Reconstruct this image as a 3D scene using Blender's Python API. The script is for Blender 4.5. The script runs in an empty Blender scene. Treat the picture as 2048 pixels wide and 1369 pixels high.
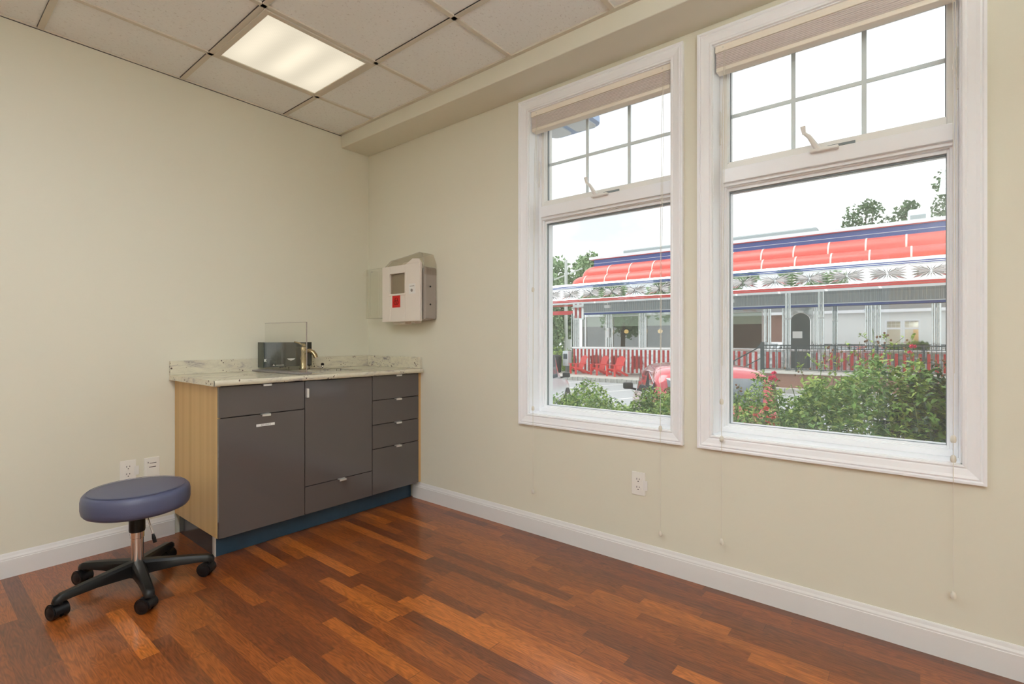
import bpy, bmesh, math, random
from mathutils import Vector, Matrix
PI = math.pi
S = bpy.context.scene
COL = S.collection

# ------------------------------------------------------------------ camera
cam_d = bpy.data.cameras.new('camera'); cam = bpy.data.objects.new('camera', cam_d); COL.objects.link(cam)
cam.location = (3.3189, -2.3230, 1.118)
cam.rotation_euler = (PI/2, 0, math.radians(38.99))
cam_d.sensor_width = 36; cam_d.lens = 17.589; cam_d.shift_y = -6/2048
cam_d.clip_start = 0.02; cam_d.clip_end = 300
S.camera = cam

# ------------------------------------------------------------------ view
S.view_settings.view_transform = 'Standard'; S.view_settings.look = 'None'
S.view_settings.gamma = 1; S.view_settings.use_curve_mapping = False
S.view_settings.exposure = 0.0
S.cycles.max_bounces = 10; S.cycles.diffuse_bounces = 6; S.cycles.glossy_bounces = 5
S.cycles.transparent_max_bounces = 24; S.cycles.transmission_bounces = 8
S.cycles.sample_clamp_indirect = 8.0

# ------------------------------------------------------------------ sky (bright overcast)
SKY = 1.75
W = bpy.data.worlds.new('overcast_sky'); S.world = W; W.use_nodes = True
nt = W.node_tree; nt.nodes.clear()
wo = nt.nodes.new('ShaderNodeOutputWorld'); bg = nt.nodes.new('ShaderNodeBackground')
tc = nt.nodes.new('ShaderNodeTexCoord'); mp = nt.nodes.new('ShaderNodeMapping'); mp.inputs['Scale'].default_value = (1.6, 1.6, 3.2)
nz = nt.nodes.new('ShaderNodeTexNoise'); nz.inputs['Scale'].default_value = 2.2; nz.inputs['Detail'].default_value = 5
cr = nt.nodes.new('ShaderNodeValToRGB')
cr.color_ramp.elements[0].position = .33; cr.color_ramp.elements[0].color = (.62, .66, .70, 1)
cr.color_ramp.elements[1].position = .62; cr.color_ramp.elements[1].color = (.96, .97, .98, 1)
nt.links.new(tc.outputs['Generated'], mp.inputs[0]); nt.links.new(mp.outputs[0], nz.inputs[0])
nt.links.new(nz.outputs['Fac'], cr.inputs[0]); nt.links.new(cr.outputs[0], bg.inputs[0])
bg.inputs[1].default_value = SKY; nt.links.new(bg.outputs[0], wo.inputs[0])

# soft sun through the cloud, behind our own building
sd = bpy.data.lights.new('hazy_sun', 'SUN'); sd.energy = 2.2; sd.angle = math.radians(40); sd.color = (1, .97, .92)
so = bpy.data.objects.new('hazy_sun', sd); COL.objects.link(so)
so.rotation_euler = (math.radians(8), math.radians(-22), 0)

# brightness of the ceiling fixtures: added unseen fill, then the dimmer one in view
FILL_LAMP = 15.8
LAMP_VIEW = 1.08

# ------------------------------------------------------------------ material helpers
def new_mat(name):
    m = bpy.data.materials.new(name); m.use_nodes = True
    nt = m.node_tree; b = nt.nodes['Principled BSDF']
    return m, nt, b
def pm(name, col, rough=.5, metal=0, coat=0, bump=0, bscale=200, var=0, vscale=8, spec=.5, trans=0, alpha=1, ior=1.45):
    m, nt, b = new_mat(name)
    b.inputs['Base Color'].default_value = (*col, 1); b.inputs['Roughness'].default_value = rough
    b.inputs['Metallic'].default_value = metal; b.inputs['Coat Weight'].default_value = coat
    b.inputs['Specular IOR Level'].default_value = spec; b.inputs['Transmission Weight'].default_value = trans
    b.inputs['Alpha'].default_value = alpha; b.inputs['IOR'].default_value = ior
    t = nt.nodes.new('ShaderNodeTexCoord')
    if bump:
        n = nt.nodes.new('ShaderNodeTexNoise'); n.inputs['Scale'].default_value = bscale; n.inputs['Detail'].default_value = 3
        nt.links.new(t.outputs['Object'], n.inputs[0])
        bp = nt.nodes.new('ShaderNodeBump'); bp.inputs['Strength'].default_value = bump; bp.inputs['Distance'].default_value = .002
        nt.links.new(n.outputs['Fac'], bp.inputs['Height']); nt.links.new(bp.outputs[0], b.inputs['Normal'])
    if var:
        n = nt.nodes.new('ShaderNodeTexNoise'); n.inputs['Scale'].default_value = vscale; n.inputs['Detail'].default_value = 4
        nt.links.new(t.outputs['Object'], n.inputs[0])
        mx = nt.nodes.new('ShaderNodeMix'); mx.data_type = 'RGBA'
        mx.inputs[6].default_value = (*[c*(1-var) for c in col], 1); mx.inputs[7].default_value = (*[min(1, c*(1+var)) for c in col], 1)
        nt.links.new(n.outputs['Fac'], mx.inputs[0]); nt.links.new(mx.outputs[2], b.inputs['Base Color'])
    return m
def emis(name, col, s):
    m = bpy.data.materials.new(name); m.use_nodes = True; nt = m.node_tree; nt.nodes.clear()
    o = nt.nodes.new('ShaderNodeOutputMaterial'); e = nt.nodes.new('ShaderNodeEmission')
    e.inputs[0].default_value = (*col, 1); e.inputs[1].default_value = s; nt.links.new(e.outputs[0], o.inputs[0]); return m
def clear_mat(name, tint=(1, 1, 1), gloss=.08, haze=0.0, hazecol=(.85, .9, .88), rough=.01, fres=True):
    """thin clear sheet: see-through, fresnel gloss, optional dust film (dirt and milky glare)"""
    m = bpy.data.materials.new(name); m.use_nodes = True; nt = m.node_tree; nt.nodes.clear()
    o = nt.nodes.new('ShaderNodeOutputMaterial'); t = nt.nodes.new('ShaderNodeBsdfTransparent'); t.inputs[0].default_value = (*tint, 1)
    g = nt.nodes.new('ShaderNodeBsdfGlossy'); g.inputs['Roughness'].default_value = rough
    mx = nt.nodes.new('ShaderNodeMixShader')
    f = nt.nodes.new('ShaderNodeLayerWeight')                       # Schlick, the same from both faces
    pw = nt.nodes.new('ShaderNodeMath'); pw.operation = 'POWER'; pw.inputs[1].default_value = 5
    ml = nt.nodes.new('ShaderNodeMath'); ml.operation = 'MULTIPLY_ADD'; ml.inputs[1].default_value = .8; ml.inputs[2].default_value = gloss
    ml.use_clamp = True
    nt.links.new(f.outputs['Facing'], pw.inputs[0]); nt.links.new(pw.outputs[0], ml.inputs[0]); nt.links.new(ml.outputs[0], mx.inputs[0])
    nt.links.new(t.outputs[0], mx.inputs[1]); nt.links.new(g.outputs[0], mx.inputs[2])
    last = mx
    if haze:
        d = nt.nodes.new('ShaderNodeBsdfDiffuse'); d.inputs[0].default_value = (*hazecol, 1)
        tl = nt.nodes.new('ShaderNodeBsdfTranslucent'); tl.inputs[0].default_value = (*hazecol, 1)
        ad = nt.nodes.new('ShaderNodeMixShader'); ad.inputs[0].default_value = .6
        nt.links.new(d.outputs[0], ad.inputs[1]); nt.links.new(tl.outputs[0], ad.inputs[2])
        m2 = nt.nodes.new('ShaderNodeMixShader'); m2.inputs[0].default_value = haze
        nt.links.new(mx.outputs[0], m2.inputs[1]); nt.links.new(ad.outputs[0], m2.inputs[2]); last = m2
    nt.links.new(last.outputs[0], o.inputs[0]); return m

def N(nt, t, **k):
    n = nt.nodes.new(t)
    for a, v in k.items(): setattr(n, a, v)
    return n
def math_node(nt, op, a, b=None, c=None):
    n = nt.nodes.new('ShaderNodeMath'); n.operation = op
    for i, v in enumerate((a, b, c)):
        if v is None: continue
        if isinstance(v, (int, float)): n.inputs[i].default_value = v
        else: nt.links.new(v, n.inputs[i])
    return n.outputs[0]

# floor: three-strip reddish laminate, strips along x
def floor_material():
    m, nt, b = new_mat('red_wood_laminate'); L = nt.links
    tcn = N(nt, 'ShaderNodeTexCoord'); sp = N(nt, 'ShaderNodeSeparateXYZ'); L.new(tcn.outputs['Object'], sp.inputs[0])
    X, Y = sp.outputs[0], sp.outputs[1]
    w = .0575
    ry = math_node(nt, 'DIVIDE', Y, w); row = math_node(nt, 'FLOOR', ry)
    fy = math_node(nt, 'FRACT', ry)
    wn = N(nt, 'ShaderNodeTexWhiteNoise', noise_dimensions='1D'); L.new(row, wn.inputs['W'])
    off = math_node(nt, 'MULTIPLY', wn.outputs['Value'], 7.3)
    rx = math_node(nt, 'ADD', math_node(nt, 'DIVIDE', X, .56), off)
    # uneven joints
    ww = math_node(nt, 'MULTIPLY', math_node(nt, 'SINE', math_node(nt, 'MULTIPLY', rx, 2.3)), .3)
    rx2 = math_node(nt, 'ADD', rx, ww)
    colm = math_node(nt, 'FLOOR', rx2); fx = math_node(nt, 'FRACT', rx2)
    cb = N(nt, 'ShaderNodeCombineXYZ'); L.new(row, cb.inputs[0]); L.new(colm, cb.inputs[1])
    w2 = N(nt, 'ShaderNodeTexWhiteNoise', noise_dimensions='2D'); L.new(cb.outputs[0], w2.inputs['Vector'])
    # large plank tone (3 strips per board)
    cr = N(nt, 'ShaderNodeValToRGB')
    e = cr.color_ramp.elements; e[0].position = 0; e[0].color = (.125, .034, .011, 1); e[1].position = 1; e[1].color = (.42, .122, .018, 1)
    for p, c in ((.25, (.170, .043, .010)), (.55, (.225, .058, .011)), (.88, (.290, .079, .013))):
        q = e.new(p); q.color = (*c, 1)
    L.new(w2.outputs['Value'], cr.inputs[0])
    # grain coordinates: stretched along x, shifted per strip
    sh = N(nt, 'ShaderNodeCombineXYZ')
    L.new(math_node(nt, 'ADD', math_node(nt, 'MULTIPLY', X, 1.0), math_node(nt, 'MULTIPLY', w2.outputs['Value'], 37)), sh.inputs[0])
    L.new(math_node(nt, 'MULTIPLY', Y, 7.0), sh.inputs[1]); L.new(math_node(nt, 'MULTIPLY', w2.outputs['Value'], 11), sh.inputs[2])
    n1 = N(nt, 'ShaderNodeTexNoise'); n1.inputs['Scale'].default_value = 3.2; n1.inputs['Detail'].default_value = 2; n1.inputs['Distortion'].default_value = .4
    L.new(sh.outputs[0], n1.inputs[0])
    rings = math_node(nt, 'SINE', math_node(nt, 'MULTIPLY', n1.outputs['Fac'], 75))
    n2 = N(nt, 'ShaderNodeTexNoise'); n2.inputs['Scale'].default_value = 14; n2.inputs['Detail'].default_value = 6; n2.inputs['Roughness'].default_value = .65
    sc = N(nt, 'ShaderNodeMapping'); sc.inputs['Scale'].default_value = (1.0, 2.6, 1); L.new(sh.outputs[0], sc.inputs[0]); L.new(sc.outputs[0], n2.inputs[0])
    g = math_node(nt, 'ADD', math_node(nt, 'MULTIPLY', rings, .17), math_node(nt, 'MULTIPLY', math_node(nt, 'SUBTRACT', n2.outputs['Fac'], .5), 1.75))
    gv = math_node(nt, 'ADD', 1.0, g)
    # joints
    ey = math_node(nt, 'LESS_THAN', math_node(nt, 'MULTIPLY', fy, w), .0010)
    ex = math_node(nt, 'LESS_THAN', fx, .0032)
    ed = math_node(nt, 'MAXIMUM', ey, ex)
    gv2 = math_node(nt, 'MULTIPLY', gv, math_node(nt, 'SUBTRACT', 1.0, math_node(nt, 'MULTIPLY', ed, .35)))
    vm = N(nt, 'ShaderNodeVectorMath', operation='SCALE'); L.new(cr.outputs[0], vm.inputs[0]); L.new(gv2, vm.inputs['Scale'])
    L.new(vm.outputs[0], b.inputs['Base Color'])
    b.inputs['Roughness'].default_value = .36; b.inputs['Specular IOR Level'].default_value = .5; b.inputs['Coat Weight'].default_value = .4; b.inputs['Coat Roughness'].default_value = .10
    bp = N(nt, 'ShaderNodeBump'); bp.inputs['Strength'].default_value = .12; bp.inputs['Distance'].default_value = .001
    L.new(math_node(nt, 'SUBTRACT', n2.outputs['Fac'], ed), bp.inputs['Height']); L.new(bp.outputs[0], b.inputs['Normal'])
    return m
def granite():
    m, nt, b = new_mat('pale_granite'); L = nt.links
    t = N(nt, 'ShaderNodeTexCoord'); mp = N(nt, 'ShaderNodeMapping'); mp.inputs['Scale'].default_value = (1, .42, 1.6); mp.inputs['Rotation'].default_value = (.5, .25, .3)
    L.new(t.outputs['Object'], mp.inputs[0])
    n = N(nt, 'ShaderNodeTexNoise'); n.inputs['Scale'].default_value = 17; n.inputs['Detail'].default_value = 9; n.inputs['Roughness'].default_value = .74; n.inputs['Distortion'].default_value = .7
    L.new(mp.outputs[0], n.inputs[0])
    c = N(nt, 'ShaderNodeValToRGB'); e = c.color_ramp.elements
    e[0].position = .33; e[0].color = (.20, .18, .19, 1); e[1].position = .58; e[1].color = (.70, .66, .52, 1)
    q = e.new(.39); q.color = (.46, .42, .37, 1); q = e.new(.455); q.color = (.62, .58, .46, 1)
    L.new(n.outputs['Fac'], c.inputs[0])
    v = N(nt, 'ShaderNodeTexVoronoi'); v.inputs['Scale'].default_value = 60; L.new(t.outputs['Object'], v.inputs[0])
    n2 = N(nt, 'ShaderNodeTexNoise'); n2.inputs['Scale'].default_value = 9; L.new(t.outputs['Object'], n2.inputs[0])
    lt = math_node(nt, 'LESS_THAN', v.outputs['Distance'], math_node(nt, 'MULTIPLY', math_node(nt, 'MAXIMUM', math_node(nt, 'SUBTRACT', n2.outputs['Fac'], .44), 0), 1.5))
    mx = N(nt, 'ShaderNodeMix', data_type='RGBA'); L.new(lt, mx.inputs[0]); L.new(c.outputs[0], mx.inputs[6]); mx.inputs[7].default_value = (.13, .09, .08, 1)
    L.new(mx.outputs[2], b.inputs['Base Color']); b.inputs['Roughness'].default_value = .2
    return m
def beech():
    m, nt, b = new_mat('beech_veneer'); L = nt.links
    t = N(nt, 'ShaderNodeTexCoord'); mp = N(nt, 'ShaderNodeMapping'); mp.inputs['Scale'].default_value = (9, 9, .10); L.new(t.outputs['Object'], mp.inputs[0])
    n = N(nt, 'ShaderNodeTexNoise'); n.inputs['Scale'].default_value = 2.0; n.inputs['Detail'].default_value = 2.5; L.new(mp.outputs[0], n.inputs[0])
    c = N(nt, 'ShaderNodeValToRGB'); e = c.color_ramp.elements; e[0].position = .3; e[0].color = (.52, .32, .125, 1); e[1].position = .7; e[1].color = (.66, .44, .19, 1)
    L.new(n.outputs['Fac'], c.inputs[0]); L.new(c.outputs[0], b.inputs['Base Color']); b.inputs['Roughness'].default_value = .4
    return m
def tile_mat():
    m, nt, b = new_mat('fissured_ceiling_tile'); L = nt.links
    t = N(nt, 'ShaderNodeTexCoord'); mp = N(nt, 'ShaderNodeMapping'); mp.inputs['Scale'].default_value = (1.6, 1, 1); L.new(t.outputs['Object'], mp.inputs[0])
    n = N(nt, 'ShaderNodeTexNoise'); n.inputs['Scale'].default_value = 55; n.inputs['Detail'].default_value = 5; n.inputs['Roughness'].default_value = .75; L.new(mp.outputs[0], n.inputs[0])
    c = N(nt, 'ShaderNodeValToRGB'); e = c.color_ramp.elements; e[0].position = .33; e[0].color = (.64, .63, .60, 1); e[1].position = .42; e[1].color = (.87, .89, .87, 1)
    L.new(n.outputs['Fac'], c.inputs[0]); L.new(c.outputs[0], b.inputs['Base Color']); b.inputs['Roughness'].default_value = .9
    bp = N(nt, 'ShaderNodeBump'); bp.inputs['Strength'].default_value = .5; bp.inputs['Distance'].default_value = .002; L.new(n.outputs['Fac'], bp.inputs['Height']); L.new(bp.outputs[0], b.inputs['Normal'])
    return m
def diffuser_mat():
    """prismatic lamp diffuser lit by tubes behind it: three soft bright bands"""
    m = bpy.data.materials.new('prismatic_lamp_diffuser'); m.use_nodes = True; nt = m.node_tree; nt.nodes.clear(); L = nt.links
    o = N(nt, 'ShaderNodeOutputMaterial'); em = N(nt, 'ShaderNodeEmission'); L.new(em.outputs[0], o.inputs[0])
    t = N(nt, 'ShaderNodeTexCoord'); sp = N(nt, 'ShaderNodeSeparateXYZ'); L.new(t.outputs['Object'], sp.inputs[0])
    wv = math_node(nt, 'COSINE', math_node(nt, 'MULTIPLY', sp.outputs[1], 2*PI/.2))
    ends = math_node(nt, 'SMOOTH_MIN', math_node(nt, 'MULTIPLY', math_node(nt, 'SUBTRACT', .30, math_node(nt, 'ABSOLUTE', sp.outputs[0])), 6), 1.0, .4)
    mid = math_node(nt, 'SUBTRACT', 1.0, math_node(nt, 'MULTIPLY', math_node(nt, 'ABSOLUTE', sp.outputs[1]), 1.4))
    v = math_node(nt, 'MULTIPLY', math_node(nt, 'MULTIPLY', math_node(nt, 'MULTIPLY_ADD', wv, .5, .5), ends), mid)
    ch = N(nt, 'ShaderNodeTexChecker'); ch.inputs['Scale'].default_value = 130; L.new(t.outputs['Object'], ch.inputs[0])
    s = math_node(nt, 'ADD', math_node(nt, 'MULTIPLY_ADD', v, .26, .76), math_node(nt, 'MULTIPLY', ch.outputs['Fac'], .03))
    L.new(math_node(nt, 'MULTIPLY', s, LAMP_VIEW), em.inputs[1]); em.inputs[0].default_value = (.96, .855, .66, 1)
    return m

M = {}
M['wall'] = pm('cream_wall_paint', (.735, .715, .60), .55, bump=.06, bscale=160, var=.02, vscale=1.2)
M['trimw'] = pm('white_trim_paint', (.76, .75, .74), .38, bump=.05, bscale=300)
M['casing'] = pm('white_casing_paint', (.92, .94, .97), .35, bump=.03, bscale=220)
M['vinyl'] = pm('white_vinyl', (.93, .95, .98), .3)
M['sashw'] = pm('cream_sash_vinyl', (.87, .87, .84), .35)
M['gasket'] = pm('grey_gasket', (.22, .25, .26), .5)
M['muntin'] = pm('grey_muntin', (.86, .93, .97), .4)
M['floor'] = floor_material()
M['tile'] = tile_mat(); M['tbar'] = pm('beige_ceiling_grid', (.66, .62, .52), .5)
M['diffuser'] = diffuser_mat(); M['lamp'] = emis('added_fill_diffuser', (.95, 1.0, 1.06), FILL_LAMP)  # lamp: glow of the added out-of-frame fixtures
M['greygloss'] = pm('grey_gloss_laminate', (.088, .076, .072), .12, coat=.5)
M['darkgap'] = pm('dark_cabinet_edge', (.02, .018, .017), .5)
M['beech'] = beech(); M['granite'] = granite()
M['kick'] = pm('dark_blue_kick_board', (.022, .052, .085), .35, var=.3, vscale=14)
M['kickside'] = pm('dark_kick_return', (.03, .032, .038), .2)
M['alu'] = pm('satin_aluminium', (.78, .76, .73), .3, metal=.6)
M['chrome'] = pm('chrome', (.78, .76, .75), .12, metal=1)
M['chrome_worn'] = pm('worn_chrome', (.62, .60, .58), .22, metal=1)
M['brass'] = pm('brushed_champagne_brass', (.52, .42, .25), .25, metal=1)
M['steel'] = pm('stainless_steel', (.6, .58, .52), .3, metal=1)
M['vinylblue'] = pm('slate_blue_vinyl', (.078, .086, .150), .38, bump=.12, bscale=260)
M['blackpl'] = pm('black_plastic', (.006, .006, .006), .4, bump=.05, bscale=400, spec=.35)
M['blackrub'] = pm('black_caster', (.006, .006, .007), .28, spec=.4)
M['whitepl'] = pm('warm_white_plastic', (.80, .735, .665), .35)
M['smokepl'] = pm('grey_smoke_plastic', (.33, .29, .26), .3)
M['tubpl'] = pm('pale_grey_tub_plastic', (.52, .48, .41), .4)
M['clearpl'] = clear_mat('clear_acrylic', (.985, .985, .972), .035, haze=.012, hazecol=(.8, .85, .78))
M['clearhood'] = clear_mat('clear_smoke_acrylic', (.88, .85, .80), .05, haze=.06, hazecol=(.6, .58, .52))
M['acryledge'] = pm('acrylic_edge', (.07, .08, .06), .2)
M['smokeglass'] = clear_mat('smoked_glass', (.30, .36, .33), .10)
M['red'] = pm('biohazard_red', (.62, .012, .010), .4)
M['darkred'] = pm('biohazard_mark', (.14, .0, .0), .5)
M['plate'] = pm('white_outlet_plastic', (.84, .82, .77), .3)
M['slot'] = pm('outlet_slot', (.02, .015, .012), .6)
M['label'] = pm('label_paper', (.80, .79, .76), .5)
M['ink'] = pm('label_ink', (.05, .05, .05), .6)
M['fabric'] = pm('taupe_shade_fabric', (.80, .745, .72), .9, bump=.3, bscale=500)
M['rail'] = pm('cream_blind_rail', (.88, .82, .71), .4)
M['cord'] = pm('ivory_cord', (.74, .71, .62), .6)
M['glass'] = clear_mat('window_glass', (.98, .99, .985), .045, haze=.042, hazecol=(.86, .93, .90))  # whitish film holds glass dirt plus the washed-out haze of the view
M['boardgrey'] = pm('grey_laminate_board', (.24, .22, .22), .35)
# outdoors
M['asphalt'] = pm('pale_asphalt', (.40, .41, .42), .9, var=.12, vscale=3, bump=.3, bscale=60)
M['concrete'] = pm('pavement_concrete', (.62, .60, .55), .85, var=.08, vscale=2)
M['kerb'] = pm('belgian_block', (.40, .40, .37), .9, var=.35, vscale=6, bump=.6, bscale=20)
M['paint'] = pm('road_paint', (.80, .80, .78), .7)
M['mulch'] = pm('dark_mulch', (.09, .06, .045), 1, var=.5, vscale=30)
M['mirror'] = pm('polished_steel_panel', (.88, .90, .90), .02, metal=1, bump=0)
M['mirror2'] = pm('rippled_steel', (.60, .63, .62), .12, metal=1)
def ripple(m, sc, st, dist=.01):
    nt = m.node_tree; b = nt.nodes['Principled BSDF']; t = N(nt, 'ShaderNodeTexCoord'); n = N(nt, 'ShaderNodeTexNoise')
    n.inputs['Scale'].default_value = sc; n.inputs['Detail'].default_value = 1; nt.links.new(t.outputs['Object'], n.inputs[0])
    bp = N(nt, 'ShaderNodeBump'); bp.inputs['Strength'].default_value = st; bp.inputs['Distance'].default_value = dist
    nt.links.new(n.outputs['Fac'], bp.inputs['Height']); nt.links.new(bp.outputs[0], b.inputs['Normal'])
ripple(M['mirror'], .7, .05, .012); ripple(M['mirror2'], 3, .35, .03)
M['awning'] = pm('red_awning_vinyl', (.74, .11, .085), .28, var=.05, vscale=1)
M['awnrib'] = pm('cream_awning_rib', (.85, .80, .72), .4)
M['dinerred'] = pm('diner_red_enamel', (.56, .055, .055), .3)
M['dinerblue'] = pm('diner_blue_enamel', (.055, .105, .36), .35)
M['capmetal'] = pm('pale_roof_cap', (.86, .93, .97), .4)
M['corr'] = pm('grey_corrugated_metal', (.36, .40, .41), .35, metal=.4)
M['shade'] = pm('sage_window_shade', (.66, .70, .58), .8)
M['dinerglass'] = clear_mat('diner_window_glass', (.86, .90, .88), .16)
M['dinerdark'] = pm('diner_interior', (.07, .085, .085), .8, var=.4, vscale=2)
M['amber'] = emis('amber_lamp_glass', (1, .62, .22), 1.2)
M['brown'] = pm('porch_brown_stucco', (.30, .17, .13), .9)
M['railm'] = pm('black_iron', (.035, .05, .055), .4)
M['chairred'] = pm('red_resin', (.85, .085, .08), .42)
M['siding'] = pm('pale_clapboard', (.86, .88, .87), .7)
M['brick'] = pm('reddish_brick', (.30, .17, .13), .9, var=.3, vscale=12)
M['shingle'] = pm('roof_shingle', (.16, .16, .16), .9)
M['carred'] = pm('red_car_paint', (.62, .09, .11), .22, metal=.4, coat=.9)
M['carwhite'] = pm('white_car_paint', (.78, .81, .83), .2, coat=.8)
M['carglass'] = pm('tinted_car_glass', (.13, .16, .18), .06, spec=.9, coat=1)
M['cartrim'] = pm('black_car_trim', (.02, .02, .022), .4)
M['tyre'] = pm('tyre_rubber', (.02, .02, .02), .8)
M['taillamp'] = pm('tail_lamp_red', (.45, .02, .02), .2, coat=.6)
M['leaf'] = pm('rose_leaf', (.15, .30, .05), .5, var=.55, vscale=4)
M['leaflight'] = pm('young_rose_leaf', (.36, .50, .10), .5, var=.5, vscale=6)
M['leafdark'] = pm('dark_broad_leaf', (.03, .085, .035), .4, var=.4, vscale=5)
M['stem'] = pm('rose_stem', (.20, .27, .09), .7)
M['bud'] = pm('dry_rose_hip', (.22, .11, .06), .8)
M['petal'] = pm('pink_rose_petal', (.80, .05, .16), .6)
M['petalred'] = pm('coral_rose_petal', (.75, .13, .09), .6)
M['treeleaf'] = pm('tree_leaf', (.30, .42, .22), .7, var=.5, vscale=1.5)
M['treedark'] = pm('dark_tree_leaf', (.15, .23, .12), .7, var=.4, vscale=1.5)
M['bark'] = pm('bark', (.16, .12, .09), .95, var=.3, vscale=6)
M['grass'] = pm('grass', (.16, .28, .07), .9, var=.3, vscale=5)
M['floodblue'] = pm('blue_grey_lamp_housing', (.42, .55, .78), .4)
M['floodlens'] = pm('frosted_lamp_lens', (.82, .86, .86), .35)
M['whitebox'] = pm('white_enamel', (.82, .85, .85), .4)
M['palepost'] = pm('pale_post', (.66, .69, .66), .6)

# ------------------------------------------------------------------ mesh helpers
class MB:
    def __init__(s): s.bm = bmesh.new()
    def box(s, x0, x1, y0, y1, z0, z1, bev=0, mat=None, seg=2):
        r = bmesh.ops.create_cube(s.bm, size=1); v = r['verts']
        for q in v: q.co = Vector(((x0+x1)/2+q.co.x*(x1-x0), (y0+y1)/2+q.co.y*(y1-y0), (z0+z1)/2+q.co.z*(z1-z0)))
        if mat is not None:
            for q in v: q.co = mat @ q.co
        if bev:
            ed = list({e for q in v for e in q.link_edges})
            bmesh.ops.bevel(s.bm, geom=ed, offset=bev, segments=seg, affect='EDGES', profile=.5)
        return s
    def bar(s, a, b, w, h, bev=0, up=(0, 0, 1)):
        a, b = Vector(a), Vector(b); d = b-a; L = d.length; z = d.normalized(); u = Vector(up)
        if abs(z.dot(u)) > .99: u = Vector((0, 1, 0))
        x = u.cross(z).normalized(); y = z.cross(x)
        m = Matrix.Translation(a) @ Matrix((x, y, z)).transposed().to_4x4()
        return s.box(-w/2, w/2, -h/2, h/2, 0, L, bev, m)
    def cyl(s, a, b, r, r2=None, seg=20, caps=True):
        a, b = Vector(a), Vector(b); d = b-a; z = d.normalized(); u = Vector((0, 0, 1)) if abs(z.z) < .99 else Vector((1, 0, 0))
        x = u.cross(z).normalized(); y = z.cross(x); r2 = r if r2 is None else r2
        A = [s.bm.verts.new(a+(x*math.cos(2*PI*i/seg)+y*math.sin(2*PI*i/seg))*r) for i in range(seg)]
        B = [s.bm.verts.new(b+(x*math.cos(2*PI*i/seg)+y*math.sin(2*PI*i/seg))*r2) for i in range(seg)]
        for i in range(seg): s.bm.faces.new((A[i], A[(i+1) % seg], B[(i+1) % seg], B[i]))
        if caps: s.bm.faces.new(A[::-1]); s.bm.faces.new(B)
        return s
    def tube(s, pts, r, seg=10, radii=None, sx=1):
        P = [Vector(p) for p in pts]; rings = []; prev = None
        for i, p in enumerate(P):
            d = (P[min(i+1, len(P)-1)]-P[max(i-1, 0)]).normalized()
            u = Vector((0, 0, 1)) if prev is None and abs(d.z) < .95 else (Vector((1, 0, 0)) if prev is None else prev)
            x = u.cross(d) if prev is None else prev-d*prev.dot(d)
            x.normalize(); y = d.cross(x); prev = x
            rr = radii[i] if radii else r
            rings.append([s.bm.verts.new(p+(x*math.cos(2*PI*k/seg)*sx+y*math.sin(2*PI*k/seg))*rr) for k in range(seg)])
        for a, b in zip(rings, rings[1:]):
            for k in range(seg): s.bm.faces.new((a[k], a[(k+1) % seg], b[(k+1) % seg], b[k]))
        s.bm.faces.new(rings[0][::-1]); s.bm.faces.new(rings[-1])
        return s
    def lathe(s, prof, c=(0, 0, 0), seg=32, a0=0, a1=2*PI, mat=None):
        full = abs(a1-a0-2*PI) < 1e-6; n = seg if full else seg+1; rings = []
        for r, z in prof:
            ring = []
            if r < 1e-6:
                p = Vector((c[0], c[1], c[2]+z)); ring = [s.bm.verts.new(mat @ p if mat else p)]
            else:
                for i in range(n):
                    t = a0+(a1-a0)*i/seg; p = Vector((c[0]+r*math.cos(t), c[1]+r*math.sin(t), c[2]+z))
                    ring.append(s.bm.verts.new(mat @ p if mat else p))
            rings.append(ring)
        for a, b in zip(rings, rings[1:]):
            m_ = n if full else n-1
            for i in range(m_):
                j = (i+1) % n
                if len(a) == 1 and len(b) == 1: continue
                if len(a) == 1: s.bm.faces.new((a[0], b[j], b[i]))
                elif len(b) == 1: s.bm.faces.new((a[i], a[j], b[0]))
                else: s.bm.faces.new((a[i], a[j], b[j], b[i]))
        return s
    def prism(s, pts, axis, lo, hi, bev=0):
        """polygon pts in the plane across axis, extruded lo..hi"""
        def mk(p, t):
            if axis == 0: return (t, p[0], p[1])
            if axis == 1: return (p[0], t, p[1])
            return (p[0], p[1], t)
        A = [s.bm.verts.new(mk(p, lo)) for p in pts]; B = [s.bm.verts.new(mk(p, hi)) for p in pts]; n = len(pts)
        for i in range(n): s.bm.faces.new((A[i], A[(i+1) % n], B[(i+1) % n], B[i]))
        s.bm.faces.new(A[::-1]); s.bm.faces.new(B)
        if bev:
            ed = list({e for q in A+B for e in q.link_edges})
            bmesh.ops.bevel(s.bm, geom=ed, offset=bev, segments=2, affect='EDGES', profile=.5)
        return s
    def strip(s, prof, axis, lo, hi):
        def mk(p, t): return (t, p[0], p[1]) if axis == 0 else ((p[0], t, p[1]) if axis == 1 else (p[0], p[1], t))
        A = [s.bm.verts.new(mk(p, lo)) for p in prof]; B = [s.bm.verts.new(mk(p, hi)) for p in prof]
        for i in range(len(prof)-1): s.bm.faces.new((A[i], A[i+1], B[i+1], B[i]))
        return s
    def face(s, pts):
        s.bm.faces.new([s.bm.verts.new(p) for p in pts]); return s
    def frame(s, x0, x1, z0, z1, w, y0, y1, bev=0):
        """rectangular frame of bar width w inside x0..x1, z0..z1 (w may be (side, bottom, top))"""
        ws, wb, wt = (w, w, w) if not isinstance(w, tuple) else w
        s.box(x0, x0+ws, y0, y1, z0, z1, bev); s.box(x1-ws, x1, y0, y1, z0, z1, bev)
        s.box(x0+ws, x1-ws, y0, y1, z0, z0+wb, bev); s.box(x0+ws, x1-ws, y0, y1, z1-wt, z1, bev); return s
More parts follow.
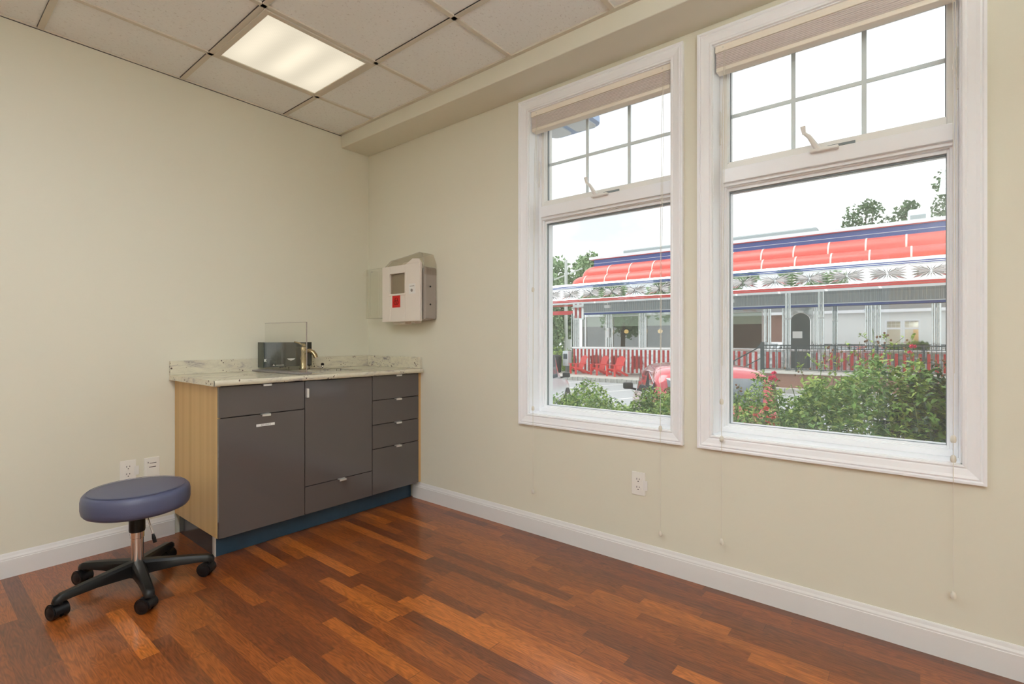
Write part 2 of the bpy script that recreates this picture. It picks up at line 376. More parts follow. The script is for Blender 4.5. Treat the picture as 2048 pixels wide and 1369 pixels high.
    def build(s, name, mat, parent=None, smooth=False, loc=None):
        bmesh.ops.remove_doubles(s.bm, verts=s.bm.verts, dist=1e-6) if False else None
        bmesh.ops.recalc_face_normals(s.bm, faces=s.bm.faces)
        me = bpy.data.meshes.new(name); s.bm.to_mesh(me); s.bm.free()
        mm = M[mat] if isinstance(mat, str) else mat
        me.materials.append(mm)
        if smooth:
            for p in me.polygons: p.use_smooth = True
            try: me.set_sharp_from_angle(angle=math.radians(38))
            except Exception: pass
        o = bpy.data.objects.new(name, me); COL.objects.link(o)
        if parent is not None:
            o.parent = parent; o.matrix_parent_inverse = Matrix.Identity(4)
            wl = parent.location if parent.parent is None else parent.location + parent.parent.location
            o.location = (0, 0, 0) if loc is None else loc
            if loc is None:
                # meshes are authored in world space: shift into the root's space
                root = parent
                off = Vector((0, 0, 0))
                while root is not None: off += root.location; root = root.parent
                if off.length > 0: me.transform(Matrix.Translation(-off))
        elif loc is not None: o.location = loc
        return o
def tag(o, label=None, cat=None, group=None, kind=None):
    if label: o['label'] = label
    if cat: o['category'] = cat
    if group: o['group'] = group
    if kind: o['kind'] = kind
    return o
def thing(name, loc, label, cat, group=None):
    o = bpy.data.objects.new(name, None); COL.objects.link(o); o.location = loc; o.empty_display_size = .1
    return tag(o, label, cat, group)
def struct_root(name, loc=(0, 0, 0)):
    o = bpy.data.objects.new(name, None); COL.objects.link(o); o.location = loc; o['kind'] = 'structure'; return o
def struct(name, mb, mat, smooth=False):
    o = mb.build(name, mat, None, smooth); o['kind'] = 'structure'; return o
def copy_tree(o, parent=None, loc=None, rotz=None):
    c = o.copy(); COL.objects.link(c); c.parent = parent
    if loc is not None: c.location = loc
    if rotz is not None: c.rotation_euler = (0, 0, rotz)
    for ch in list(o.children): copy_tree(ch, c)
    return c
def text_obj(s, size, mat, parent, loc, rot, name='lettering', ext=.0004):
    cu = bpy.data.curves.new(name, 'FONT'); cu.body = s; cu.size = size; cu.extrude = ext; cu.align_x = 'CENTER'; cu.align_y = 'CENTER'
    t = bpy.data.objects.new(name, cu); COL.objects.link(t)
    me = bpy.data.meshes.new_from_object(t); bpy.data.objects.remove(t); bpy.data.curves.remove(cu)
    me.materials.clear(); me.materials.append(M[mat])
    o = bpy.data.objects.new(name, me); COL.objects.link(o); o.parent = parent
    root = parent; off = Vector((0, 0, 0))
    while root is not None: off += root.location; root = root.parent
    o.location = Vector(loc)-off; o.rotation_euler = rot
    return o

# ================================================================== ROOM
RX, RY, RZ = 4.9, -4.3, 2.626          # far x wall, back wall, ceiling height
WINS = [(1.565, 2.412), (2.602, 3.44)]; WZ0, WZ1 = .685, 2.44
struct('floor', MB().box(-.1, RX+.1, RY-.1, .1, -.1, 0), 'floor')
struct('wall_left', MB().box(-.15, 0, RY-.1, .2, 0, RZ+.25), 'wall')
struct('wall_back', MB().box(0, RX, RY-.15, RY, 0, RZ+.25), 'wall')
struct('wall_opposite', MB().box(RX, RX+.15, RY-.15, .2, 0, RZ+.25), 'wall')
w = MB()
xs = [0, WINS[0][0], WINS[0][1], WINS[1][0], WINS[1][1], RX]
for a, b in ((0, 1), (2, 3), (4, 5)): w.box(xs[a], xs[b], 0, .12, 0, RZ+.25)
for a, b in WINS: w.box(a, b, 0, .12, 0, WZ0); w.box(a, b, 0, .12, WZ1, RZ+.25)
struct('wall_window_side', w, 'wall')
# suspended ceiling: tiles + grid
GX = [.413+.6075*i for i in range(8)]; GY = [-.665-.605*i for i in range(6)]
ce = MB().box(0, RX, RY, 0, RZ+.008, RZ+.03); ceil = struct('ceiling', ce, 'tile')
g = MB()
for x in GX:
    if x < RX-.05: g.box(x-.012, x+.012, RY, -.235, RZ, RZ+.012)
for y in GY: g.box(0, RX, y-.012, y+.012, RZ, RZ+.012)
g.box(0, RX, -.257, -.235, RZ-.001, RZ+.012); g.box(0, .006, RY, -.235, RZ-.001, RZ+.012)
g.build('ceiling_grid', 'tbar', ceil)
gl = MB()
for y in GY: gl.box(0, RX, y-.0132, y-.012, RZ+.003, RZ+.009)
gl.box(0, .0015, RY, -.235, RZ-.004, RZ)
gl.build('ceiling_shadow_gap', 'darkgap', ceil)
struct('trim_1', MB().box(0, RX, -.235, 0, 2.535, RZ+.05, .004), 'wall')   # dropped bulkhead above the windows
# baseboards with a moulded top
def base_prof(h=.112, t=.014): return [(0, 0), (t, 0), (t, h-.030), (t-.002, h-.028), (t-.002, h-.022), (t-.006, h-.014), (t-.009, h-.004), (t-.011, h), (0, h)]
bw = MB(); bw.prism([(-a, z) for a, z in base_prof()], 0, .545, RX); struct('baseboard_window_side', bw, 'trimw')
bl = MB(); A = base_prof(); bl.prism([(a, z) for a, z in A], 1, RY, -1.31); struct('baseboard_left', bl, 'trimw')
bb = MB(); bb.prism([(RY+a, z) for a, z in A], 0, 0, 3.0); bb.prism([(RY+a, z) for a, z in A], 0, 4.05, RX); struct('baseboard_back', bb, 'trimw')
bo = MB(); bo.prism([(RX-a, z) for a, z in A], 1, RY, 0); struct('baseboard_opposite', bo, 'trimw')
# door behind the camera
dr = struct_root('door_1', (3.52, RY, 0))
MB().box(3.08, 3.96, RY, RY+.03, 0.005, 2.05, .002).build('door_leaf', 'beech', dr)
MB().frame(3.02, 4.02, 0, 2.11, (.06, .001, .06), RY, RY+.035, .003).build('door_casing', 'trimw', dr)
MB().cyl((3.15, RY+.03, .95), (3.15, RY+.08, .95), .01).cyl((3.15, RY+.075, .95), (3.27, RY+.075, .95), .009).build('door_handle', 'steel', dr, True)

# ------------------------------------------------------------------ windows
def casing_prism(mb, x0, x1, z0, z1, w, t=.02):
    """mitred casing frame with a stepped profile; x0.. are the opening edges"""
    prof = [(0, 0), (0, .012), (.006, .014), (.012, .011), (.016, .013), (w*.55, .017), (w-.018, .021), (w-.012, .017), (w-.008, .022), (w, .022), (w, 0)]
    cs = [(x0, z0, -1, -1), (x1, z0, 1, -1), (x1, z1, 1, 1), (x0, z1, -1, 1)]
    rings = []
    for cx, cz, sx, sz in cs:
        rings.append([mb.bm.verts.new((cx+sx*a, -d, cz+sz*a)) for a, d in prof])
    for i in range(4):
        a, b = rings[i], rings[(i+1) % 4]
        for k in range(len(prof)-1): mb.bm.faces.new((a[k], a[k+1], b[k+1], b[k]))
    return mb
def make_window(n, x0, x1):
    r = struct_root('window_%d' % n, (x0, 0, WZ0))
    casing_prism(MB(), x0, x1, WZ0, WZ1, .062).build('window_casing', 'casing', r)
    # jamb liner fills the wall thickness
    t = .004
    j = MB(); j.box(x0, x0+t, 0, .2, WZ0, WZ1); j.box(x1-t, x1, 0, .2, WZ0, WZ1); j.box(x0, x1, 0, .2, WZ1-t, WZ1); j.box(x0, x1, 0, .2, WZ0, WZ0+t)
    j.build('jamb_liner', 'vinyl', r)
    # outer vinyl frame, stepped towards the glass
    f = MB(); f.frame(x0+t, x1-t, WZ0+t, WZ1-t, (.016, .022, .03), .095, .20, .0015)
    f.box(x0+.02, x1-.02, .082, .20, 1.838, 1.9, .002)             # mullion bar between the lights
    f.box(x0+.02, x1-.02, .10, .20, 1.824, 1.84, .002)
    f.frame(x0+.018, x1-.018, WZ0+.02, 1.83, (.010, .010, .010), .115, .2, .001)
    f.build('frame', 'vinyl', r)
    f = MB(); f.frame(x0+.022, x1-.022, WZ0+.026, 1.83, (.0135, .012, .024), .127, .195, .001); f.build('lower_glazing_bead', 'vinyl', r)
    MB().frame(x0+.0335, x1-.0335, WZ0+.035, 1.804, .004, .136, .15).build('lower_gasket', 'gasket', r)
    MB().box(x0+.03, x1-.03, .141, .146, WZ0+.03, 1.81).build('lower_pane', 'glass', r)
    # awning sash above
    f = MB(); f.frame(x0+.012, x1-.012, 1.898, WZ1-.02, (.024, .03, .03), .102, .185, .002); f.frame(x0+.03, x1-.03, 1.915, WZ1-.04, (.008, .024, .02), .118, .18, .001)
    f.build('upper_sash', 'sashw', r)
    MB().frame(x0+.037, x1-.037, 1.938, WZ1-.06, .003, .136, .15).build('upper_gasket', 'gasket', r)
    MB().box(x0+.033, x1-.033, .147, .152, 1.93, WZ1-.05).build('upper_pane', 'glass', r)
    gx0, gx1 = x0+.038, x1-.038; mz = 2.163
    mu = MB()
    for k in (1, 2): xx = gx0+(gx1-gx0)*k/3+.004; mu.box(xx-.0085, xx+.0085, .153, .161, 1.93, WZ1-.05, .001)
    mu.box(gx0, gx1, .1535, .1605, mz-.0085, mz+.0085, .001); mu.build('muntin_grille', 'muntin', r)
    # crank operator: cover, folding arm, knob; slotted track
    cx = x0+.40
    MB().box(cx-.028, cx+.072, .060, .100, 1.889, 1.902, .004).build('crank_cover', 'sashw', r, True)
    hb = MB(); hb.tube([(cx+.0, .075, 1.901), (cx-.014, .066, 1.925), (cx-.03, .060, 1.955), (cx-.047, .056, 1.972)], .008, 10, [.012, .010, .008, .006], 1.3)
    hd = hb.build('crank_handle', 'sashw', r, True)
    MB().cyl((cx-.047, .056, 1.968), (cx-.052, .052, 2.000), .007, .010, 14).build('crank_knob', 'sashw', hd, True)
    MB().box(cx+.03, cx+.125, .098, .103, 1.906, 1.916, .001).build('crank_track', 'gasket', r)
    for xx, sx in ((x0+.006, 1), (x1-.006, -1)):
        lt = MB(); lt.box(xx-.004, xx+.004, .088, .105, 2.02, 2.175, .002); lt.build('sash_latch', 'sashw', r)
        l2 = MB(); l2.tube([(xx+sx*.004, .09, 2.05), (xx+sx*.012, .080, 2.10), (xx+sx*.006, .084, 2.165)], .005, 8, [.003, .005, .003]); l2.build('latch_lever', 'sashw', r, True)
    return r
make_window(1, *WINS[0]); make_window(2, *WINS[1])

# ------------------------------------------------------------------ raised shades with their cords
def make_shade(x0, x1, label, cords):
    t = thing('cellular_shade', ((x0+x1)/2, .04, 2.32), label, 'window shade')
    hr = MB().box(x0+.008, x1-.008, .010, .060, 2.408, 2.438, .002).build('headrail', 'rail', t)
    fb = MB()
    n = 9
    for i in range(n):                       # pleats pressed together
        z = 2.341+(2.407-2.341)*i/n
        fb.prism([(.014, z+.001), (.011, z+.0036), (.014, z+.0066), (.054, z+.0066), (.057, z+.0036), (.054, z+.001)], 0, x0+.012, x1-.012)
    fb.build('pleated_fabric', 'fabric', t)
    MB().box(x0+.012, x1-.012, .010, .058, 2.320, 2.340, .004).build('bottom_rail', 'rail', t, True)
    for cx, zs in cords:
        c = MB(); zt = min(zs)
        c.tube([(cx, .006, 2.41), (cx, -.010, 2.2), (cx, -.027, 1.6), (cx, -.030, .9), (cx, -.028, zt)], .0011, 6)
        c.tube([(cx+.004, .006, 2.41), (cx+.009, -.012, 2.15), (cx+.006, -.028, 1.5), (cx+.003, -.029, 1.0)], .0009, 6)
        c.cyl((cx-.006, .0085, 2.425), (cx-.006, .011, 2.425), .004)
        co = c.build('lift_cord', 'cord', t, True)
        for z in zs:
            k = MB(); k.lathe([(.0, .016), (.004, .015), (.0075, .010), (.0085, .002), (.0085, -.004), (.006, -.010), (.0, -.011)], (cx, -.029, z), 14); k.build('cord_tassel', 'cord', co, True)
    return t
make_shade(WINS[0][0], WINS[0][1], 'pleated taupe shade pulled up in the window nearer the cabinet', [(1.616, (1.398, .72, .244)), (2.370, (.69, .19))])
make_shade(WINS[1][0], WINS[1][1], 'pleated taupe shade pulled up in the larger-looking right hand window', [(2.650, (.84, .675, .222)), (3.416, (.771, .703, .233))])

# ------------------------------------------------------------------ ceiling lights
def troffer(cx, cy, hx, hy, mat, label):
    t = thing('ceiling_light', (cx, cy, RZ), label, 'ceiling light', None)
    f = MB()
    f.box(cx-hx, cx+hx, cy-hy, cy-hy+.026, RZ-.006, RZ+.008, .002); f.box(cx-hx, cx+hx, cy+hy-.026, cy+hy, RZ-.006, RZ+.008, .002)
    f.box(cx-hx, cx-hx+.026, cy-hy+.026, cy+hy-.026, RZ-.006, RZ+.008, .002); f.box(cx+hx-.026, cx+hx, cy-hy+.026, cy+hy-.026, RZ-.006, RZ+.008, .002)
    f.build('lamp_frame', 'tbar', t)
    MB().box(cx-hx+.024, cx+hx-.024, cy-hy+.024, cy+hy-.024, RZ-.001, RZ+.006).build('lamp_diffuser', mat, t)
troffer(.717, -.968, .29, .29, 'diffuser', 'square lit ceiling light panel with three soft bright bands')
for cx, cy, hx, hy, lb in ((1.934, -2.178, .59, .29, 'unseen long ceiling light added as fill above the middle of the floor'),
                   (4.364, -3.69, .29, .59, 'unseen long ceiling light added as fill in the corner by the door'),
                   (3.756, -3.69, .29, .59, 'unseen long ceiling light added as fill above the door')):
    troffer(cx, cy, hx, hy, 'lamp', lb)  # assumed fixtures out of frame, added to light the room
# invented torchiere behind the camera, added to brighten the ceiling
tf = thing('added_uplighter', (4.55, -2.6, 0), 'unseen tall uplighter added to brighten the ceiling, beside the opposite wall', 'added fill lamp')
MB().lathe([(0, 0), (.13, 0), (.13, .015), (.02, .03), (0, .03)], (4.55, -2.6, 0), 28).build('base', 'steel', tf, True)
MB().cyl((4.55, -2.6, .02), (4.55, -2.6, 1.78), .011).build('pole', 'steel', tf, True)
MB().lathe([(.02, 1.76), (.10, 1.80), (.17, 1.86), (.172, 1.862), (.10, 1.806), (.02, 1.77)], (4.55, -2.6, 0), 32).build('lamp_shade', 'steel', tf, True)
MB().lathe([(0, 1.80), (.05, 1.81), (.06, 1.83), (.03, 1.85), (0, 1.852)], (4.55, -2.6, 0), 20).build('fill_bulb', emis('added_uplight_glow', (.95, 1, 1.03), 2600), tf, True)  # strong glow added to lift the ceiling brightness

# ================================================================== CABINETS
CX = .62
def pull(mb, y, z, w=.045, vert=False):
    if vert: mb.box(CX-.004, CX+.016, y-.004, y+.010, z-.026, z+.026, .002)
    else: mb.box(CX-.006, CX+.020, y-w/2, y+w/2, z-.001, z+.003, .001); mb.box(CX+.016, CX+.020, y-w/2, y+w/2, z-.009, z+.003, .0012)
    return mb
def cabinet(y0, y1, fronts, label, side=False):
    t = thing('base_cabinet', (CX/2, (y0+y1)/2, .118), label, 'cabinet')
    c = MB(); c.box(.01, CX-.022, y0+.001, y1-.001, .12, .881 if side else .74); c.build('body', 'darkgap', t)
    if side: MB().box(.005, CX-.019, y0-.016, y0, .118, .882, .001).build('side_panel', 'beech', t)
    for kind, z0, z1, hy, hz in fronts:
        f = MB().box(CX-.019, CX, y0+(.0015 if not side else -.0145), y1-.0015, z0, z1, .0012).build(kind, 'greygloss', t)
        vert = kind == 'door'
        pull(MB(), hy, hz, .045, vert).build('pull_handle', 'alu', f)
    return t
c1 = cabinet(-1.292, -.857, [('drawer', .7225, .878, -1.074, .878), ('door_front', .120, .7185, -1.079, .7185)], 'grey gloss cabinet with beech side, one drawer over a large labelled front', True)
c2 = cabinet(-.856, -.405, [('door', .279, .878, -.848, .81), ('drawer', .120, .275, -.624, .275)], 'middle grey gloss cabinet below the sink, tall door over one drawer')
c3 = cabinet(-.404, -.022, [('drawer', .725, .880, -.205, .880), ('drawer', .568, .721, -.205, .721), ('drawer', .413, .564, -.205, .564), ('drawer', .120, .409, -.205, .409)], 'grey gloss four drawer cabinet against the window wall')
for y0, y1 in ((-.022, -.001),):
    MB().box(.30, CX-.004, y0, y1, .12, .881).build('filler_strip', 'beech', c3)
lf = [o for o in c1.children if o.name.startswith('door_front')][0]
MB().box(CX+.0002, CX+.0010, -1.125, -1.028, .655, .668, 0).build('paper_label', 'label', lf)
text_obj('BAG LINENS', .0095, 'ink', lf, (CX+.0012, -1.075, .6615), (PI/2, 0, PI/2), ext=.0001)
# continuous toe kick
k = thing('toe_kick', (.3, -.65, 0), 'dark blue toe kick board running under all three cabinets', 'toe kick')
MB().box(.512, .528, -1.285, -.016, .001, .119, .001).build('front_board', 'kick', k)
MB().box(.008, .5, -1.285, -1.272, .001, .117).build('side_return', 'kickside', k)
MB().box(.501, .529, -1.292, -1.2855, .001, .117).build('corner_strip', 'alu', k)
# worktop with upstands, cut around the sink
SX0, SX1, SY0, SY1 = .16, .455, -.70, -.375
wt = thing('granite_worktop', (.32, -.67, .883), 'speckled pale granite worktop with upstand along both walls', 'worktop')
s = MB(); z0, z1 = .884, .912
pts_o = [(.004, -1.335), (.645, -1.335), (.645, -.004), (.004, -.004)]
s.box(.004, SX0, -1.335, -.004, z0, z1); s.box(SX1, .645, -1.335, -.004, z0, z1)
s.box(SX0, SX1, -1.335, SY0, z0, z1); s.box(SX0, SX1, SY1, -.004, z0, z1)
s.build('slab', 'granite', wt)
MB().prism([(.638, z0), (.645, z0), (.650, z0+.007), (.651, z0+.014), (.650, z0+.021), (.645, z1), (.638, z1)], 1, -1.335, -.004).build('rounded_edge', 'granite', wt, True)
MB().box(.003, .022, -1.335, -.004, z1, .992, .002).box(.022, .632, -.023, -.004, z1, .992, .002).build('upstand', 'granite', wt)
# sink bowl
sk = thing('sink', (.3, -.53, .75), 'stainless undermount sink bowl let into the granite worktop', 'sink')
b = MB(); zz = .76
b.face([(SX0, SY0, zz), (SX1, SY0, zz), (SX1, SY1, zz), (SX0, SY1, zz)])
for (xa, ya), (xb, yb) in (((SX0, SY0), (SX1, SY0)), ((SX1, SY0), (SX1, SY1)), ((SX1, SY1), (SX0, SY1)), ((SX0, SY1), (SX0, SY0))):
    b.face([(xa, ya, zz), (xb, yb, zz), (xb, yb, .8835), (xa, ya, .8835)])
b.build('bowl', 'steel', sk)
rm = MB(); rm.frame(0, 1, 0, 1, .1, 0, 1).bm.free()
rm = MB(); rm.box(SX0-.004, SX0+.003, SY0-.004, SY1+.004, .9122, .9145); rm.box(SX1-.003, SX1+.004, SY0-.004, SY1+.004, .9122, .9145)
rm.box(SX0, SX1, SY0-.004, SY0+.003, .9122, .9145); rm.box(SX0, SX1, SY1-.003, SY1+.004, .9122, .9145); rm.build('rim', 'steel', sk)
MB().cyl((.3, -.53, .7605), (.3, -.53, .764), .03).build('drain', 'chrome_worn', sk, True)
# soap pump by the sink
sp_ = thing('sink_side_knob', (.225, -.725+.0, .912), 'small chrome knob with dark cap beside the sink bowl', 'knob'); sp_.location = (.118, -.455, .912)
MB().lathe([(0, 0), (.016, 0), (.016, .006), (.008, .012), (.007, .024), (.0, .024)], (.118, -.455, .9125), 18).build('stem', 'chrome', sp_, True)
MB().lathe([(0, .024), (.010, .024), (.011, .034), (.006, .040), (0, .041)], (.118, -.455, .9125), 16).build('cap', 'blackpl', sp_, True)
# faucet
fa = thing('faucet', (.275, -.735, .912), 'brushed brass single lever faucet behind the clear sheet', 'faucet')
fa.location = (.27, -.676, .912)
fx, fy = .125, -.60
fa.location = (fx, fy, .912)
MB().lathe([(0, 0), (.026, 0), (.026, .006), (.021, .012), (.0195, .06), (.019, .12), (.0215, .128), (.0215, .14), (.019, .15), (0, .15)], (fx, fy, .9125), 28).build('body', 'brass', fa, True)
sd_ = Vector((.80, .60, 0)).normalized()
P = [Vector((fx, fy, 1.025))+sd_*a+Vector((0, 0, h)) for a, h in ((.0, 0), (.022, .012), (.045, .015), (.066, .006), (.082, -.014), (.088, -.030))]
MB().tube(P, .012, 14, [.014, .014, .0145, .0145, .014, .0135], 1.25).build('spout', 'brass', fa, True)
MB().cyl(P[-1], P[-1]+Vector((.001, .001, -.006)), .009).build('aerator', 'chrome', fa, True)
MB().lathe([(0, .165), (.013, .165), (.0165, .172), (.0165, .180), (.010, .187), (0, .188)], (fx, fy, .9125-.012), 22).tube([(fx, fy, 1.075), (fx-.01, fy-.02, 1.09), (fx-.012, fy-.055, 1.10)], .005, 10, [.006, .006, .004]).build('lever', 'brass', fa, True)

# grey board with clear splash sheet
st = thing('acrylic_shield', (.36, -.79, .913), 'clear acrylic sheet standing upright on a thin grey board', 'shield')
A1, B1 = Vector((.106, -.842, 0)), Vector((.548, -.806, 0))
d = (B1-A1).normalized(); nrm = Vector((-d.y, d.x, 0))
mt = Matrix.Translation(A1) @ Matrix((d, nrm, Vector((0, 0, 1)))).transposed().to_4x4(); Ls = (B1-A1).length
MB().box(-.055, Ls+.008, -.055, .030, .9135, .9235, .002, mt).build('base_board', 'boardgrey', st)
MB().box(0, Ls, -.002, .002, .924, 1.218, .0, mt).build('clear_sheet', 'clearpl', st)
MB().box(Ls-.0015, Ls+.0015, -.0025, .0025, .924, 1.219, .0, mt).box(.0, Ls, -.0025, .0025, 1.2165, 1.2185, 0, mt).build('sheet_edge', 'smokepl', st)
# smoked holder behind it
bx = thing('smoked_acrylic_holder', (.12, -.69, .93), 'dark smoked acrylic wall holder with white logo behind the clear sheet', 'holder')
MB().box(.094, .099, -.846, -.530, .937, 1.096, .001).box(.026, .031, -.846, -.530, .937, 1.096, .001).box(.03, .095, -.846, -.530, .937, .941).build('smoked_panels', 'smokeglass', bx)
MB().box(.026, .100, -.852, -.846, .936, 1.097, .001).box(.026, .100, -.530, -.524, .936, 1.097, .001).bm.free()
for ya, yb in ((-.852, -.846), (-.530, -.524)): MB().box(.026, .100, ya, yb, .936, 1.097, .001).build('end_panel', 'acryledge', bx)
lg = MB(); lg.prism([(-.792, .945), (-.776, .945), (-.784, .956)], 0, .0995, .1002); lg.box(.0995, .1002, -.770, -.718, .947, .950); lg.build('logo_mark', 'label', bx)
gk = MB(); gk.prism([(-.698, .990), (-.640, .990), (-.650, .981), (-.670, .975), (-.688, .981)], 0, .0995, .1002); gk.build('white_decal', 'label', bx)
gk = MB(); gk.prism([(-.845, .990), (-.829, .990), (-.836, .983), (-.829, .975), (-.845, .972)], 0, .0995, .1002); gk.build('white_decal', 'label', bx)

# ------------------------------------------------------------------ sharps cabinet on the window wall
sh = thing('sharps_container', (.55, -.06, 1.235), 'white and grey wall cabinet with red biohazard label and clear hood', 'sharps container')
MB().prism([(-.105, 1.245), (-.004, 1.245), (-.004, 1.60), (-.105, 1.622)], 0, .365, .742, .006).build('grey_tub', 'tubpl', sh)
fr = MB(); XA, XB, ZA, ZB = .345, .752, 1.238, 1.628; wx0, wx1, wz0, wz1 = .437, .600, 1.432, 1.572
for a in ((XA, wx0, ZA, ZB), (wx1, XB, ZA, ZB), (wx0, wx1, ZA, wz0), (wx0, wx1, wz1, ZB)):
    fr.box(a[0], a[1], -.125, -.104, a[2], a[3])
fr.prism([(.60, ZB), (.625, ZB+.010), (.675, ZB+.034), (.725, ZB+.030), (XB, ZB)], 1, -.125, -.104)
fp = fr.build('front_cover', 'whitepl', sh)
bd = fp.modifiers.new('edge', 'BEVEL'); bd.width = .0025; bd.segments = 2; bd.limit_method = 'ANGLE'
MB().frame(wx0-.012, wx1+.012, wz0-.012, wz1+.012, .012, -.131, -.125, .002).build('window_bezel', 'whitepl', sh)
MB().box(wx0, wx1, -.118, -.114, wz0, wz1).build('level_window', 'clearhood', sh)
ho = MB(); hp = [(.352, 1.602), (.365, 1.632), (.43, 1.668), (.60, 1.684), (.735, 1.700), (.752, 1.692), (.782, 1.622), (.782, 1.55)]
for (xa, za), (xb, zb) in zip(hp, hp[1:]): ho.face([(xa, -.112, za), (xb, -.112, zb), (xb, -.004, zb), (xa, -.004, za)])
ho.face([(x, -.10, z) for x, z in hp[:6]]+[(.752, -.10, 1.61)])
ho.build('clear_hood', 'clearhood', sh)
MB().tube([(x, -.112, z) for x, z in hp], .0013, 6).build('hood_edge', 'smokepl', sh)
MB().box(.757, .782, -.104, -.004, 1.25, 1.60, .008).build('side_key_panel', 'smokepl', sh)
for z in (1.47, 1.35): MB().cyl((.782, -.06, z), (.785, -.06, z), .006).build('side_screw', 'darkgap', sh, True)
rl = MB().box(.462, .548, -.1262, -.1252, 1.337, 1.425).build('biohazard_label', 'red', sh)
bio = MB(); cx_, cz_ = .505, 1.378
for kk in range(3):
    aa = PI/2+kk*2*PI/3; ox, oz = cx_+.013*math.cos(aa), cz_+.013*math.sin(aa)
    pts = [(ox+.013*math.cos(aa-PI+.65+(2*PI-1.3)*i/14), -.1264, oz+.013*math.sin(aa-PI+.65+(2*PI-1.3)*i/14)) for i in range(15)]
    bio.tube(pts, .0022, 6)
bio.tube([(cx_+.008*math.cos(2*PI*i/12), -.1264, cz_+.008*math.sin(2*PI*i/12)) for i in range(13)], .0016, 6)
bio.build('biohazard_symbol', 'darkred', rl)
MB().box(.640, .706, -.1262, -.1252, 1.425, 1.492).build('lock_sticker', 'label', sh)
MB().cyl((.672, -.126, 1.447), (.672, -.130, 1.447), .010).box(.650, .696, -.1268, -.1262, 1.474, 1.478).build('lock', 'smokepl', sh, True)
MB().box(.42, .56, -.09, -.03, 1.222, 1.243, .004).box(.62, .66, -.09, -.03, 1.226, 1.243, .003).build('bottom_catch', 'whitepl', sh)
cb = thing('glove_dispenser', (.24, -.06, 1.26), 'empty clear acrylic holder in the corner left of the biohazard cabinet', 'dispenser')
c = MB(); x0, x1, z0, z1 = .128, .340, 1.268, 1.632
c.box(x0, x1, -.110, -.107, z0, z1); c.box(x0, x0+.003, -.107, -.002, z0, z1); c.box(x1-.003, x1, -.107, -.002, z0, z1); c.box(x0, x1, -.107, -.002, z0, z0+.003)
c.build('clear_body', 'clearpl', cb)
MB().box(x0+.055, x0+.060, -.112, -.110, z0+.02, z1-.02).box(x1-.05, x1-.045, -.112, -.110, z0+.02, z1-.02).box(x0, x1, -.1115, -.110, z1-.004, z1).box(x0, x1, -.1115, -.110, z0, z0+.004).build('moulded_ribs', 'clearpl', cb)
MB().box(x0-.03, x0+.02, -.112, -.106, z1-.045, z1-.008, .004).build('front_tab', 'clearpl', cb)
MB().cyl((x0+.075, -.113, z1-.022), (x0+.075, -.110, z1-.022), .0035).build('screw', 'smokepl', cb)

# ------------------------------------------------------------------ wall plates
def duplex(loc, rotz, label, sticker=True, group=None):
    t = thing('wall_outlet', (0, 0, 0), label, 'outlet')
    MB().box(-.0355, .0355, -.006, 0, -.057, .057, .002).build('cover_plate', 'plate', t)
    for z in (.020, -.020):
        f = MB(); f.lathe([(0, -.0062), (.0165, -.0062), (.0165, -.0082), (0, -.0085)], seg=24, mat=Matrix.Translation((0, 0, z)) @ Matrix.Rotation(PI/2, 4, 'X') @ Matrix.Scale(-1, 4, (0, 0, 1)) @ Matrix.Identity(4))
        f = MB(); f.cyl((0, -.005, z), (0, -.0085, z), .0165, seg=24); rc = f.build('receptacle', 'plate', t, True)
        q = MB(); q.box(-.0085, -.0060, -.0088, -.0084, z-.001, z+.008); q.box(.0055, .0080, -.0088, -.0084, z-.000, z+.007); q.cyl((0, -.0083, z-.008), (0, -.0089, z-.008), .0028, seg=10)
        q.build('slots', 'slot', rc)
    MB().cyl((0, -.006, 0), (0, -.0072, 0), .003, seg=10).build('screw', 'alu', t, True)
    if sticker: MB().box(.026, .048, -.0075, -.0068, -.028, .020).build('paper_sticker', 'label', t)
    t.location = loc; t.rotation_euler = (0, 0, rotz); return t
duplex((2.2475, -.0005, .402), 0, 'white duplex outlet with paper sticker on the wall below the windows')
duplex((.0005, -1.527, .405), PI/2, 'white duplex outlet on the left wall, partly behind the stool seat')
dp = thing('data_plate', (0, 0, 0), 'square edged white data plate with two open ports next to the side panel', 'wall plate')
MB().box(-.0365, .0365, -.005, 0, -.058, .058, .002).build('cover_plate', 'plate', dp)
MB().box(-.024, .024, -.007, -.005, -.040, .046, .001).build('insert', 'plate', dp)
MB().box(-.012, .020, -.0076, -.0069, .026, .029).box(-.014, .018, -.0076, -.0069, .004, .008).box(-.020, -.017, -.0076, -.0069, .028, .036).build('ports', 'slot', dp)
dp.location = (.0005, -1.418, .400); dp.rotation_euler = (0, 0, PI/2)

# ================================================================== STOOL
HX, HY = .594, -1.635
stl = thing('rolling_stool', (HX, HY, 0), 'round slate blue vinyl rolling stool with black five star base', 'stool')
MB().lathe([(0, .452), (.16, .4515), (.178, .450), (.190, .445), (.197, .436), (.2005, .42), (.2005, .385), (.197, .368), (.190, .358), (.176, .352), (.15, .350), (0, .350)], (HX-.006, HY+.004, 0), 72).build('seat', 'vinylblue', stl, True)
MB().lathe([(.1775, .4515), (.1805, .4528), (.1835, .4508)], (HX-.006, HY+.004, 0), 72).build('seam', 'vinylblue', stl, True)
MB().box(HX-.075, HX+.075, HY-.075, HY+.075, .338, .350, .004).box(HX-.175, HX-.11, HY-.125, HY-.05, .308, .349, .006).build('seat_plate', 'blackpl', stl)
MB().lathe([(0, .338), (.028, .338), (.030, .33), (.031, .262), (.029, .254), (0, .254)], (HX, HY, 0), 28).build('collar', 'blackpl', stl, True)
MB().lathe([(0, .256), (.0265, .256), (.0265, .228), (.0240, .226), (.0240, .118), (0, .118)], (HX, HY, 0), 32).build('gas_column', 'chrome', stl, True)
